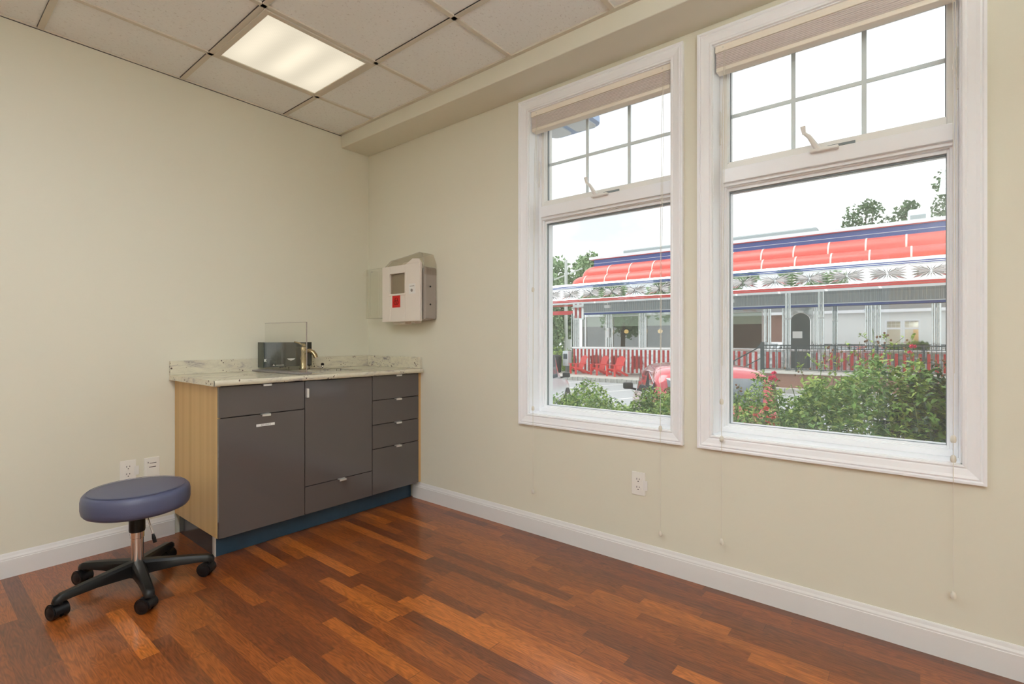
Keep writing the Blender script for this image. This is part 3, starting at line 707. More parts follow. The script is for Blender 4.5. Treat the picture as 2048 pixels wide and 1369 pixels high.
text_obj('LIFT', .011, 'ink', stl, (HX-.014, HY-.0235, .243), (PI/2, 0, math.radians(-20)), 'column_print', .0002)
lv = MB().tube([(HX+.012, HY+.01, .340), (HX+.040, HY+.028, .318), (HX+.062, HY+.045, .236)], .0035, 8).build('lever', 'chrome_worn', stl, True)
MB().tube([(HX+.060, HY+.043, .244), (HX+.063, HY+.046, .225), (HX+.067, HY+.050, .205)], .008, 10, [.005, .008, .0075]).build('lever_knob', 'blackpl', lv, True)
MB().lathe([(0, .125), (.026, .125), (.034, .118), (.037, .10), (.037, .062), (.030, .055), (0, .055)], (HX, HY, 0), 30).build('hub', 'blackpl', stl, True)
for k_ in range(5):
    a = math.radians(-78+72*k_); u = Vector((math.cos(a), math.sin(a), 0)); v = Vector((-u.y, u.x, 0)); H0 = Vector((HX, HY, 0))
    # tapered leg, thick at the hub, thin and low at the tip
    lb = MB(); rings = []
    for r_, wz, zt, zb in ((.018, .050, .126, .062), (.07, .047, .121, .068), (.16, .041, .111, .074), (.24, .038, .101, .072), (.272, .038, .097, .069), (.292, .034, .089, .064), (.299, .024, .078, .064)):
        p = H0+u*r_; h_ = wz/2
        rings.append([lb.bm.verts.new(p+v*s1+Vector((0, 0, z))) for s1, z in ((-h_, zb), (-h_*1.0, zt-.010), (-h_*.62, zt), (h_*.62, zt), (h_*1.0, zt-.010), (h_, zb))])
    for ra, rb in zip(rings, rings[1:]):
        for i in range(6): lb.bm.faces.new((ra[i], ra[(i+1) % 6], rb[(i+1) % 6], rb[i]))
    lb.bm.faces.new(rings[0]); lb.bm.faces.new(rings[-1][::-1])
    leg = lb.build('leg', 'blackpl', stl, True)
    # caster: fork hood + two wheels, turned about its own pin
    ca = a+math.radians((98, 43, -26, -108, -185)[k_]); cu = Vector((math.cos(ca), math.sin(ca), 0)); cv = Vector((-cu.y, cu.x, 0)); pin = H0+u*.277; ax = pin-cu*.012+Vector((0, 0, .0295))
    cm = MB(); cm.cyl(pin+Vector((0, 0, .045)), pin+Vector((0, 0, .068)), .009, seg=14)
    mt = Matrix.Translation(ax) @ Matrix((cu, cv, Vector((0, 0, 1)))).transposed().to_4x4()
    # hood: arc above the wheels
    arc = [(.0335*math.cos(t_), .0335*math.sin(t_)) for t_ in [math.radians(x_) for x_ in range(-10, 191, 20)]]+[(.022*math.cos(t_), .022*math.sin(t_)) for t_ in [math.radians(x_) for x_ in range(190, -11, -20)]]
    A_ = [cm.bm.verts.new(mt @ Vector((p[0], -.024, p[1]))) for p in arc]; B_ = [cm.bm.verts.new(mt @ Vector((p[0], .024, p[1]))) for p in arc]
    n_ = len(arc)
    for i in range(n_): cm.bm.faces.new((A_[i], A_[(i+1) % n_], B_[(i+1) % n_], B_[i]))
    cm.bm.faces.new(A_[::-1]); cm.bm.faces.new(B_)
    cs = cm.build('caster', 'blackrub', leg, True)
    # (only thing > part > sub-part: the wheels are in the caster's mesh group of the leg)
    wh = MB()
    for sgn in (-1, 1):
        c0 = ax+cv*sgn*.007; c1_ = ax+cv*sgn*.028
        wh.cyl(c0, c1_, .0292, .0292, 26); wh.cyl(c1_, c1_+cv*sgn*.003, .021, .012, 22)
    wh.build('caster_wheels', 'blackrub', leg, True)

# ================================================================== OUTDOORS
rnd = random.Random(7)
LOT, PAV = -.93, -.75
def ring(mb, pts_list):
    R = [[mb.bm.verts.new(p) for p in ring_] for ring_ in pts_list]
    n = len(R[0])
    for a, b in zip(R, R[1:]):
        for i in range(n): mb.bm.faces.new((a[i], a[(i+1) % n], b[(i+1) % n], b[i]))
    mb.bm.faces.new(R[0][::-1]); mb.bm.faces.new(R[-1]); return mb
g = MB().box(-45, 40, .2, 18.8, LOT-.3, LOT); struct('parking_lot_ground', g, 'asphalt')
g = MB().box(-45, 40, 18.95, 60, LOT-.3, PAV); struct('pavement_ground', g, 'concrete')
kb = MB(); x = -16
while x < 8:
    l = rnd.uniform(.22, .32); kb.box(x, x+l-.012, 18.78+rnd.uniform(-.01, .01), 18.97, LOT-.02, PAV+rnd.uniform(-.005, .01), .02); x += l
tag(kb.build('stone_kerb', 'kerb'), 'row of rough grey kerb stones edging the pavement in front of the diner', 'kerb')
bed = MB().box(-4, 12, .2, 3.0, LOT-.05, -.30); struct('planting_bed_ground', bed, 'mulch')
for i, x0 in enumerate((-11.5, -9.35, -7.2, -5.05, -2.9, -.85, 1.2, 3.3)):
    m_ = MB(); y0, y1 = 12.9, 18.5; xa = x0+(y0-17.8)*.364; xb = x0+(y1-17.8)*.364
    m_.prism([(xa-.05, y0), (xa+.05, y0), (xb+.05, y1), (xb-.05, y1)], 2, LOT+.001, LOT+.004)
    tag(m_.build('parking_line', 'paint'), 'white painted bay line in the parking lot, number %s from the left' % ('one two three four five six seven eight'.split()[i]), 'road marking', 'white bay lines on the asphalt')
# our own outer wall, seen mirrored in the diner
def clap(mb, x0, x1, z0, z1):
    n = max(1, round((z1-z0)/.105)); h = (z1-z0)/n
    pr = []
    for i in range(n): pr += [(.215, z0+i*h), (.203, z0+(i+1)*h-.0005)]
    mb.strip(pr, 0, x0, x1)
sd2 = MB(); ZT = 3.1
a0, a1, b0, b1 = WINS[0][0]-.06, WINS[0][1]+.06, WINS[1][0]-.06, WINS[1][1]+.06
for xa, xb, za, zb in ((-4.6, a0, LOT+.2, ZT), (a1, b0, LOT+.2, ZT), (b1, 14, LOT+.2, ZT), (a0, a1, LOT+.2, WZ0-.06), (a0, a1, WZ1+.06, ZT), (b0, b1, LOT+.2, WZ0-.06), (b0, b1, WZ1+.06, ZT)): clap(sd2, xa, xb, za, zb)
sdo = struct('wall_outside', sd2, 'siding')
for xa, xb in WINS: MB().frame(xa-.06, xb+.06, WZ0-.06, WZ1+.06, .06, .20, .228, .003).build('outer_window_trim', 'vinyl', sdo)
MB().box(-4.6, 14, .12, .202, LOT, LOT+.25).build('plinth', 'concrete', sdo)
MB().box(-9.5, -4.6, -1.0, .15, LOT, 3.1).build('brick_pier', 'brick', sdo)
MB().box(-4.75, -4.45, .12, .34, LOT, 3.1, .01).build('corner_pilaster', 'vinyl', sdo)
rf = MB(); rf.prism([(.5, 3.1), (.5, 3.32), (-3.5, 5.3), (-3.5, 3.1)], 0, -10, 14.5); rf.build('outer_roof', 'shingle', sdo)
MB().box(-10, 14.5, .12, .62, 3.06, 3.28, .01).build('gutter_and_fascia', 'vinyl', sdo)
# floodlight on the outer wall, above the left window
fl = thing('floodlight', (.65, 1.65, 3.2), 'blue grey outdoor lamp head with two frosted lenses over the left window', 'outdoor light')
def rrect(x0, x1, y0, y1, r, n=6):
    P = []
    for cx, cy, a in ((x1-r, y1-r, 0), (x0+r, y1-r, 90), (x0+r, y0+r, 180), (x1-r, y0+r, 270)):
        for k_ in range(n+1):
            t_ = math.radians(a+90*k_/n); P.append((cx+r*math.cos(t_), cy+r*math.sin(t_)))
    return P
MB().prism(rrect(.36, .95, 1.20, 2.02, .10), 2, 3.2, 3.27, .012).build('housing', 'floodblue', fl, True)
for xa, xb in ((.41, .62), (.68, .90)): MB().prism(rrect(xa, xb, 1.34, 1.985, .04), 2, 3.188, 3.2).build('lens', 'floodlens', fl)
MB().bar((.65, .63, 3.235), (.65, 1.25, 3.23), .06, .06).build('arm', 'floodblue', fl)

# ---------------------------------------------------------------- diner
DY = 21.7                                   # facade plane
DX0, DX1 = -11.7, 9.0
di = thing('diner', (-1.5, DY, PAV), 'chrome diner with red barrel awnings, blue stripes and mirrored panels', 'building')
wins = [(-11.12, -10.92), (-10.88, -9.66), (-9.25, -7.75), (-7.37, -5.87), (-5.47, -3.97), (-3.57, -1.95)]
# base: mirrored back with red flutes
MB().box(DX0, DX1, DY-.02, DY+.2, PAV, .60).build('base_panel', 'mirror2', di)
fl_ = MB(); x = DX0+.08; sp2 = False
while x < 8.5:
    if x > -.5 and not sp2: fl_.build('red_flutes', 'dinerred', di, True); fl_ = MB(); sp2 = True
    if not (-.95 < x < -.03 or -1.25 < x < -.95):
        fl_.lathe([(.058, PAV+.12), (.058, .56), (0, .57)], (x, DY-.02, 0), 10, PI, 2*PI)
    x += .235
fl_.build('red_flutes', 'dinerred', di, True)
MB().box(DX0-.02, DX1, DY-.10, DY, .59, .68, .02).build('sill_rail', 'chrome', di)
fb = MB(); xs_ = [DX0]+[v for w_ in wins for v in w_]+[-.92]
for i in range(0, len(xs_)-1, 2): MB().box(xs_[i], xs_[i+1], DY, DY+.12, .66, 2.44).build('mirror_panel', 'mirror', di)
fb.bm.free()
MB().box(-.06, DX1, DY, DY+.12, .0, 2.44).build('mirror_panel', 'mirror', di)
for xa, xb in wins: MB().box(xa, xb, DY, DY+.12, 2.34, 2.44).build('window_header', 'mirror2', di)
for xa, xb in ((-11.7, -11.3), (-9.64, -9.27), (-7.73, -7.39), (-5.85, -5.49), (-3.95, -3.59), (-1.93, -1.6), (-1.2, -.95), (.0, .12), (1.72, 2.25), (3.72, 4.02)):
    p_ = MB(); n_ = max(2, int((xb-xa)/.11))
    for i in range(n_): xx = xa+(i+.5)*(xb-xa)/n_; p_.lathe([((xb-xa)/n_*.42, .68), ((xb-xa)/n_*.42, 2.43)], (xx, DY-.005, 0), 10, PI, 2*PI)
    p_.build('fluted_pilaster', 'mirror2', di, True)
for xa, xb in wins:
    w_ = MB().frame(xa, xb, .68, 2.34, .035, DY-.015, DY+.1, .004).build('diner_window', 'chrome_worn', di)
    MB().box(xa+.03, xb-.03, DY+.03, DY+.036, .7, 2.31).build('window_pane', 'dinerglass', w_)
    MB().box(xa+.035, xb-.035, DY+.06, DY+.07, 1.79, 2.31).build('window_blind', 'shade', w_)
MB().box(DX0+.1, -1.0, DY+4, DY+4.1, PAV, 3).box(DX0+.1, -1, DY+.3, DY+4, PAV, PAV+.05).box(DX0+.1, -1, DY+.3, DY+4, 2.9, 3).box(DX0+.02, DX0+.12, DY+.3, DY+4, PAV, 3).build('dining_room', 'dinerdark', di)
# door with arched light and paper notice
MB().box(-.95, -.03, DY-.01, DY+.06, -.2, 2.44).build('door_surround', 'mirror2', di)
do = MB(); ar = [(-.86, -.12), (-.12, -.12)]+[(-.49+.37*math.cos(t_), 1.85+.37*math.sin(t_)) for t_ in [PI*k_/14 for k_ in range(15)]]
do.prism(ar, 1, DY-.05, DY-.012); dd = do.build('entrance_door', 'dinerdark', di)
MB().box(-.78, -.42, DY-.056, DY-.051, 1.15, 1.44).build('paper_notice', 'label', dd)
MB().tube([(x_, DY-.055, z_) for x_, z_ in ar[1:]+ar[:2]], .016, 6).build('door_trim', 'chrome', dd, True)
# header: corrugated grey band, white line, blue stripe
co = MB(); pr = []; x = -11.0
while x < DX1: pr += [(x, DY-.02), (x+.03, DY-.035), (x+.06, DY-.035), (x+.09, DY-.02)]; x += .12
co.strip(pr, 2, 2.58, 3.0); co.build('corrugated_header', 'corr', di)
MB().box(-11.0, DX1, DY-.04, DY, 2.54, 2.585, .01).build('white_band', 'capmetal', di)
MB().box(-11.0, DX1, DY-.045, DY, 2.455, 2.545, .005).build('lower_blue_stripe', 'dinerblue', di)
MB().box(-11.7, -11.0, DY-.04, DY+.1, 2.2, 3.0).build('corner_panel', 'mirror2', di)
for x in (-11.5, -11.22): MB().box(x-.07, x+.07, DY-.06, DY-.04, 2.28, 2.86, .01).build('red_bar', 'dinerred', di)
# canopy: soffit, fascia, star relief and stripes
FY = 19.5; FX0 = -15.5
MB().box(FX0, DX1, FY+.02, DY, 2.96, 3.02).build('canopy_soffit', 'mirror2', di)
fa_ = MB(); fa_.prism([(FY+.03, 2.90), (FY, 2.98), (FY, 3.12), (FY+.02, 3.15), (FY+.02, 3.66), (FY, 3.69), (FY, 3.83), (FY+.06, 3.92), (FY+.3, 3.93), (FY+.3, 2.90)], 0, FX0, DX1); fa_.build('canopy_fascia', 'mirror', di)
for z, nm, mt_ in ((3.015, 'red_stripe', 'dinerred'), (3.085, 'red_stripe', 'dinerred'), (3.725, 'upper_blue_stripe', 'dinerblue'), (3.785, 'upper_blue_stripe', 'dinerblue')):
    h_ = .030 if 'red' in nm else .018
    MB().box(FX0, DX1, FY-.022, FY+.005, z-h_, z+h_, .006).build(nm, mt_, di)
k_ = 0; x = FX0+.25
x = -9.289-1.18*5
while x < DX1:
    sm = MB(); cz = 3.41
    for ex, ez in [(sx*a_, sz*b_) for a_, b_ in ((.575, .235), (.34, .235), (.15, .235), (.585, .115)) for sx in (-1, 1) for sz in (-1, 1)]+[(-.58, 0), (.58, 0), (0, .235), (0, -.235)]:
        L_ = math.hypot(ex, ez); dx, dz = ex/L_, ez/L_; px_, pz_ = -dz, dx; w1 = .012+.030*(L_/.6)**2; mid_ = .55*L_
        A_ = sm.bm.verts.new((x+dx*.02, FY-.04, cz+dz*.02)); B_ = sm.bm.verts.new((x+dx*mid_+px_*w1, FY+.019, cz+dz*mid_+pz_*w1)); C_ = sm.bm.verts.new((x+ex, FY+.012, cz+ez)); D_ = sm.bm.verts.new((x+dx*mid_-px_*w1, FY+.019, cz+dz*mid_-pz_*w1)); E_ = sm.bm.verts.new((x+dx*mid_, FY-.03, cz+dz*mid_))
        for f_ in ((A_, B_, E_), (B_, C_, E_), (C_, D_, E_), (D_, A_, E_)): sm.bm.faces.new(f_)
    sm.build('star_relief', 'chrome', di); x += 1.18
# barrel awnings: two tiers, hipped round the left corner
def arc_prof(r0, z0, r1, z1, n=8):         # r = distance from the pivot line y=21
    P = []
    for i in range(n+1):
        t_ = (PI/2)*i/n; P.append((r1+(r0-r1)*math.cos(t_)**1.0, z0+(z1-z0)*math.sin(t_)))
    return P
AX = -9.75
lowp = arc_prof(1.35, 3.93, .78, 4.38); upp = arc_prof(.80, 4.36, .06, 4.93)
for nm, pr in (('lower_awning', lowp), ('upper_awning', upp)):
    a_ = MB(); a_.strip([(21-r, z) for r, z in pr], 0, AX, DX1)
    a_.lathe([(r, z) for r, z in pr], (AX, 21, 0), 14, PI, 1.5*PI)
    a_.build(nm, 'awning', di, True)
for pr, xs0, nmx in ((upp, -9.955+1.18, 0), (lowp, -9.811, 0)):
    x = xs0
    while x < DX1-.1:
        r_ = MB(); r_.strip([(21-r-.012, z+.010) for r, z in pr], 0, x-.028, x+.028); r_.build('awning_rib', 'awnrib', di); x += 1.18
r_ = MB(); r_.lathe([(r+.012, z+.01) for r, z in upp], (AX, 21, 0), 1, PI*1.26, PI*1.275); r_.build('awning_rib', 'awnrib', di)
MB().box(AX-.2, DX1, 20.96, 21.6, 4.80, 5.28).build('parapet', 'dinerblue', di)
MB().box(AX-.21, DX1, 20.945, 20.97, 5.085, 5.10).build('parapet_pinstripe', 'capmetal', di)
MB().box(AX-.3, DX1, 20.90, 21.6, 5.28, 5.305).build('parapet_red_line', 'dinerred', di)
MB().box(AX-.45, DX1, 20.86, 25, 5.305, 5.44, .01).build('roof_cap', 'capmetal', di)
MB().box(DX0+.2, DX1, DY+.12, 26, PAV, 5.3).box(DX0+.2, DX0+.4, DY, 26, 2.3, 3.0).bm.free()
MB().box(-1, DX1, DY+.15, 26, PAV, 2.95).build('building_core', 'dinerdark', di)
MB().box(DX0+.2, DX1, DY, 26, 3.0, 4.2).box(AX, DX1, 21.6, 26, 4.2, 5.3).build('upper_core', 'dinerdark', di)
for px_ in (-.60, .51):
    c_ = MB()
    for o_ in (-.055, .055): c_.cyl((px_+o_, 19.65, -.13), (px_+o_, 19.65, 2.97), .048, seg=16)
    c_.box(px_-.10, px_+.10, 19.6, 19.7, 1.88, 1.93); c_.build('canopy_column', 'mirror2', di, True)
c_ = MB(); c_.cyl((-10.95, 20.6, PAV), (-10.95, 20.6, 2.97), .05).cyl((-13.8, 20.6, PAV), (-13.8, 20.6, 2.97), .05)
MB().cyl((-13.9, 20.8, PAV), (-13.9, 20.8, 2.97), .05).build('canopy_column', 'mirror2', di, True)
MB().cyl((-12.35, 22.6, PAV), (-12.35, 22.6, 2.6), .04).build('canopy_column', 'mirror2', di, True)
MB().box(-16, -11.6, 24.0, 24.1, 2.62, 2.86).build('rear_canopy_edge', 'dinerred', di)
# roof-top things
rt = MB(); rt.box(-9.0, 0.0, 22.4, 23.4, 5.44, 5.90, .05)
tag(rt.build('roof_duct', 'corr'), 'long low grey green duct lying on the diner roof', 'roof duct')
ac = thing('roof_air_unit', (3.4, 24.5, 5.44), 'grey boxy air conditioning unit on the right end of the diner roof', 'air conditioner')
MB().box(3.02, 3.75, 24, 25, 5.44, 6.45, .08).build('cabinet', 'capmetal', ac)
MB().box(3.1, 3.6, 23.985, 24.0, 5.6, 6.2).build('grille', 'corr', ac)
# amber wall lamps inside the diner
for i, x in enumerate((-9.9, -8.9, -8.0, -7.0, -6.35)):
    l_ = thing('sconce_lamp', (x, DY+.9, 1.55), 'small amber lamp glowing behind the diner glass, %s' % ['leftmost of five', 'second of five', 'middle one of five', 'fourth of five', 'rightmost of five'][i], 'lamp', 'amber lamps inside the diner')
    MB().lathe([(.05, 1.42), (.11, 1.46), (.12, 1.56), (.06, 1.62), (0, 1.63)], (x, DY+.9, 0), 14).build('lamp_shade', 'amber', l_, True)
    MB().lathe([(.0, 1.64), (.03, 1.64), (.12, 1.66), (.0, 1.72)], (x, DY+.9, 0), 14).cyl((x, DY+.9, 1.7), (x, DY+.9, 2.9), .008).build('lamp_stem', 'cartrim', l_, True)
# small white meter boxes on the pilasters, security light under the canopy
mtr = thing('meter_box', (-9.45, DY-.1, 1.4), 'small white meter box on a fluted pilaster of the diner', 'meter')
MB().box(-9.55, -9.38, DY-.16, DY-.06, 1.20, 1.72, .02).build('case', 'whitebox', mtr); MB().cyl((-9.46, DY-.16, 1.58), (-9.46, DY-.19, 1.58), .06).build('dial', 'alu', mtr, True)
for nx, lab in ((-8.95, 'white flood light fixture under the canopy above the red chairs'), (-3.0, 'white flood light fixture under the canopy near the entrance')):
    ff = thing('canopy_light', (nx, 20.6, 2.9), lab, 'outdoor light')
    MB().box(nx-.16, nx+.16, 20.5, 20.7, 2.70, 2.86, .03).build('head', 'whitebox', ff); MB().cyl((nx, 20.6, 2.85), (nx, 20.6, 2.96), .03).build('bracket', 'alu', ff, True)

# porch, steps and iron railing
po = thing('porch_platform', (3.5, 20.4, PAV), 'raised brown porch platform with pale coping before the diner entrance', 'porch')
MB().box(-1.55, DX1, 19.2, 21.65, LOT, -.22).build('porch_wall', 'brown', po)
MB().box(-1.62, DX1, 19.12, 21.66, -.22, -.13, .012).build('coping', 'concrete', po)
for i in range(3): MB().box(-1.62-.3*(i+1), -1.62-.3*i, 19.3, 21.5, LOT, -.13-.19*(i+1)).build('step', 'concrete', po)
ra = thing('porch_railing', (3.5, 19.25, -.13), 'black iron railing with thin upright bars along the porch', 'railing')
RYY = 19.27
MB().box(-1.47, DX1, RYY-.025, RYY+.025, .855, .895, .004).build('top_rail', 'railm', ra)
MB().box(-1.47, DX1, RYY-.015, RYY+.015, .74, .762).box(-1.47, DX1, RYY-.015, RYY+.015, -.06, -.035).build('lower_rails', 'railm', ra)
for x in (-1.43, -.25, 1.0, 2.25, 3.5, 4.75, 6.0, 7.25, 8.5):
    w_ = .07 if x == -1.43 else .028
    MB().box(x-w_, x+w_, RYY-.03, RYY+.03, -.13, .90 if w_ < .05 else 1.0, .004).build('post', 'railm', ra)
ba = MB(); x = -1.3
while x < DX1: ba.box(x-.008, x+.008, RYY-.008, RYY+.008, -.05, .86); x += .125
ba.build('balusters', 'railm', ra)
hr_ = thing('step_handrail', (-2.0, 19.25, PAV), 'black iron handrail sloping down beside the porch steps', 'handrail')
MB().tube([(-1.5, RYY, .82), (-2.5, RYY, .22), (-2.72, RYY, .18), (-2.78, RYY, .02), (-2.6, RYY, -.02)], .024, 8).build('rail', 'railm', hr_, True)
MB().tube([(-1.5, RYY, .35), (-2.5, RYY, -.25)], .016, 8).build('mid_rail', 'railm', hr_, True)
for xx, zz in ((-2.5, .22), (-2.0, .52)): MB().box(xx-.015, xx+.015, RYY-.015, RYY+.015, PAV, zz).build('post', 'railm', hr_)

# ---------------------------------------------------------------- adirondack chairs
def make_chair():
    t = thing('adirondack_chair', (0, 0, 0), 'x', 'chair', 'red slatted chairs in front of the diner')
    # local: front is -y
    sl = MB()
    for i in range(5): y_ = -.28+i*.10; z_ = .36-.028*i; sl.box(-.27, .27, y_, y_+.092, z_, z_+.022, .004)
    sl.build('seat', 'chairred', t)
    bk = MB(); n = 5
    for i in range(n):
        xb = (i-(n-1)/2)*.095; xt = (i-(n-1)/2)*.128; top = .98-.05*abs(i-2)**1.6*.5
        bk.prism([(xb-.044, .22), (xb+.044, .22), (xt+.060, top), (xt+.02, top+.03), (xt-.02, top+.03), (xt-.060, top)], 1, 0, .02)
    b_ = bk.build('backrest', 'chairred', t)
    # lean the back: shear y with height
    for v in b_.data.vertices: v.co.y += .12+(v.co.z-.22)*.42
    MB().box(-.32, .32, .30, .33, .56, .62, .004).build('back_brace', 'chairred', t)
    for s_ in (-1, 1):
        MB().prism([(-.36, .545), (.32, .545), (.34, .567), (-.40, .567)], 0, s_*.32-.07, s_*.32+.07, .004).build('armrest', 'chairred', t)
        MB().box(s_*.29-.018, s_*.29+.018, -.33, -.22, 0, .547, .004).build('leg', 'chairred', t)
        MB().prism([(-.33, .30), (-.33, .38), (.02, .33), (.62, .08), (.62, 0), (.48, 0), (.0, .24)], 0, s_*.255-.014, s_*.255+.014).build('side_rail', 'chairred', t)
    return t
ch0 = make_chair()
for i, (x, y, rz, lb) in enumerate(((-10.8, 20.72, -30, 'red slatted garden chair nearest the diner corner, leftmost of three'),
                                    (-9.54, 20.72, -30, 'middle red slatted garden chair, half behind the one beside it'),
                                    (-8.43, 20.40, -22, 'red slatted garden chair on the right, nearest the parking lot'))):
    o = ch0 if i == 0 else copy_tree(ch0)
    o.location = (x, y, PAV+.001); o.rotation_euler = (0, 0, math.radians(rz)); o['label'] = lb
# bins left of the chairs
bn = thing('news_box', (-12.0, 21.6, PAV), 'pale blue metal newspaper box left of the red chairs', 'newspaper box')
MB().box(-12.22, -11.85, 21.4, 21.8, PAV+.35, PAV+1.2, .03).build('case', 'capmetal', bn); MB().box(-12.16, -11.91, 21.385, 21.4, PAV+.75, PAV+1.05).build('window', 'carglass', bn)
MB().box(-12.1, -11.97, 21.5, 21.7, PAV, PAV+.36).build('pedestal', 'corr', bn)
tb = thing('litter_bin', (-12.35, 20.9, PAV), 'dark slatted round litter bin left of the red chairs', 'bin')
bb_ = MB(); bb_.lathe([(0, 0), (.27, 0), (.31, .85), (.29, .87), (.24, .86)], (-12.35, 20.9, PAV), 24)
for i in range(24): a_ = 2*PI*i/24; bb_.bar((-12.35+.29*math.cos(a_), 20.9+.29*math.sin(a_), PAV+.03), (-12.35+.33*math.cos(a_), 20.9+.33*math.sin(a_), PAV+.88), .03, .012)
bb_.build('slatted_body', 'cartrim', tb)
MB().lathe([(.33, .88), (.34, .92), (.2, .99), (.12, .99)], (-12.35, 20.9, PAV), 24).build('lid', 'cartrim', tb, True)
pp = thing('utility_pole', (-15.6, 27, PAV), 'pale pole with white box and cross arm by the left trees', 'pole')
MB().cyl((-15.6, 27, PAV), (-15.6, 27, 6.6), .13, .10).build('pole', 'palepost', pp, True)
MB().box(-15.5, -15.1, 26.8, 27, .35, 1.1).build('white_box', 'whitebox', pp)
MB().bar((-16.6, 27, 5.3), (-14.3, 27, 5.9), .07, .07).build('cross_arm', 'palepost', pp)

# ---------------------------------------------------------------- cars
def make_car(name, paint, L, Wd, Hh, label, loc, rz, hood=.27, suv=False):
    """built along local +y (nose), origin on the ground at the centre"""
    t = thing(name, (0, 0, 0), label, 'car')
    hb = .92 if not suv else 1.02; g0 = .24 if not suv else .32
    # stations: y fraction, belt height, roof height (or belt), half width at belt, at roof
    S_ = [(-.5, hb*.80, hb*.80, .86, .80), (-.485, hb*1.0, hb*1.0, .92, .86), (-.46, hb*1.02, hb*1.06, .96, .84), (-.40, hb*1.03, Hh*.86, .99, .80), (-.34, hb*1.03, Hh*.97, 1, .78), (-.20, hb*1.02, Hh, 1, .78),
          (.0, hb, Hh*.995, 1, .78), (.10, hb, Hh*.965, 1, .77), (.24, hb*.99, hb*1.02, .99, .84), (.30, hb*.98, hb*.985, .98, .86), (.42, hb*.90, hb*.905, .95, .80), (.48, hb*.76, hb*.765, .88, .72), (.5, hb*.6, hb*.61, .80, .66)]
    if suv: S_[3] = (-.43, hb*1.03, Hh*.92, .99, .82); S_[4] = (-.38, hb*1.03, Hh*.99, 1, .82)
    if suv: S_ = [(f, zb, zr, wb, wr*1.12 if zr > 1.3 else wr) for f, zb, zr, wb, wr in S_]
    hw = Wd/2; rings = []
    for f, zb, zr, wb, wr in S_:
        y = f*L
        rings.append([(-hw*wb*.90, y, g0), (-hw*wb*1.0, y, g0+.18), (-hw*wb*1.01, y, zb*.72), (-hw*wb*.965, y, zb), (-hw*wr*.985*(wb if zr < hb*1.1 else 1), y, max(zr-.07, zb+.002) if zr > hb*1.1 else zb+.004), (-hw*wr*.80, y, zr), (0, y, zr+.012),
                      (hw*wr*.80, y, zr), (hw*wr*.985*(wb if zr < hb*1.1 else 1), y, max(zr-.07, zb+.002) if zr > hb*1.1 else zb+.004), (hw*wb*.965, y, zb), (hw*wb*1.01, y, zb*.72), (hw*wb*1.0, y, g0+.18), (hw*wb*.90, y, g0)])
    b_ = MB(); ring(b_, rings); body = b_.build('body', paint, t, True)
    sb = body.modifiers.new('smooth', 'SUBSURF'); sb.levels = 1; sb.render_levels = 2
    # glass: slightly outside the body
    def lerp(a, b, q): return tuple(a[i]+(b[i]-a[i])*q for i in range(3))
    for sgn in (-1, 1):
        for (s0, s1) in ((3, 5), (5, 7), (7, 8)):
            lo_i, hi_i = (3, 4) if sgn < 0 else (9, 8)
            A_ = lerp(rings[s0][lo_i], rings[s0][hi_i], .10); B_ = lerp(rings[s1][lo_i], rings[s1][hi_i], .10)
            C_ = lerp(rings[s1][lo_i], rings[s1][hi_i], .90); D_ = lerp(rings[s0][lo_i], rings[s0][hi_i], .90)
            def inn(P, q): c = [sum(v[i] for v in (A_, B_, C_, D_))/4 for i in range(3)]; return (P[0]+sgn*.004, P[1]+(c[1]-P[1])*.05, P[2])
            q_ = [inn(P, 0) for P in (A_, B_, C_, D_)]
            w_ = MB(); w_.bm.faces.new([w_.bm.verts.new(p) for p in q_]); o_ = w_.build('side_window', 'carglass', t)
            so_ = o_.modifiers.new('t', 'SOLIDIFY'); so_.thickness = .016; so_.offset = 0
    def glass_between(i, j, nm, off):
        w_ = MB(); P = []
        for r_, q in ((rings[i], .08), (rings[j], .06)): P.append((r_[5], r_[7]))
        a1, a2 = P[0]; b1, b2 = P[1]
        A_, B_, C_, D_ = Vector(a1), Vector(a2), Vector(b2), Vector(b1)
        n_ = (B_-A_).cross(D_-A_).normalized(); n_ = n_ if n_.z > 0 else -n_
        q_ = []
        for k2 in range(5):
            for l2 in range(3):
                pass
        rows = []
        for u_ in (0.08, .5, .92):
            row = []
            for v_ in (.0, .25, .5, .75, 1.0):
                p = A_.lerp(B_, v_).lerp(D_.lerp(C_, v_), u_); p = p+n_*(off+.02*(1-(2*v_-1)**2)); row.append(w_.bm.verts.new(p))
            rows.append(row)
        for r1, r2 in zip(rows, rows[1:]):
            for k2 in range(4): w_.bm.faces.new((r1[k2], r1[k2+1], r2[k2+1], r2[k2]))
        o_ = w_.build(nm, 'carglass', t, True); so_ = o_.modifiers.new('t', 'SOLIDIFY'); so_.thickness = .01
    glass_between(2, 3 if suv else 4, 'rear_window', .03); glass_between(7, 8, 'windscreen', .012)
    for sgn in (-1, 1):
        for yw in (-.31*L, .31*L):
            w_ = MB(); R_ = .33 if not suv else .37
            w_.cyl((sgn*(hw-.20), yw, R_), (sgn*(hw+.006), yw, R_), R_, seg=28); wo_ = w_.build('wheel', 'tyre', t, True)
            MB().cyl((sgn*(hw+.004), yw, R_), (sgn*(hw+.012), yw, R_), R_*.62, R_*.55, 20).build('wheel_rim', 'alu', wo_, True)
        m_ = MB(); m_.box(-.095, .095, -.05, .06, -.06, .07, .03, Matrix.Translation((sgn*(hw+.11), .17*L, hb+.10))).bar((sgn*(hw-.05), .18*L, hb+.03), (sgn*(hw+.08), .18*L, hb+.06), .05, .04)
        m_.build('wing_mirror', 'cartrim', t, True)
        MB().box(sgn*(hw*.80)-.12, sgn*(hw*.80)+.12, -.503*L, -.47*L, hb*.72, hb*.98, .03).build('tail_lamp', 'taillamp', t, True)
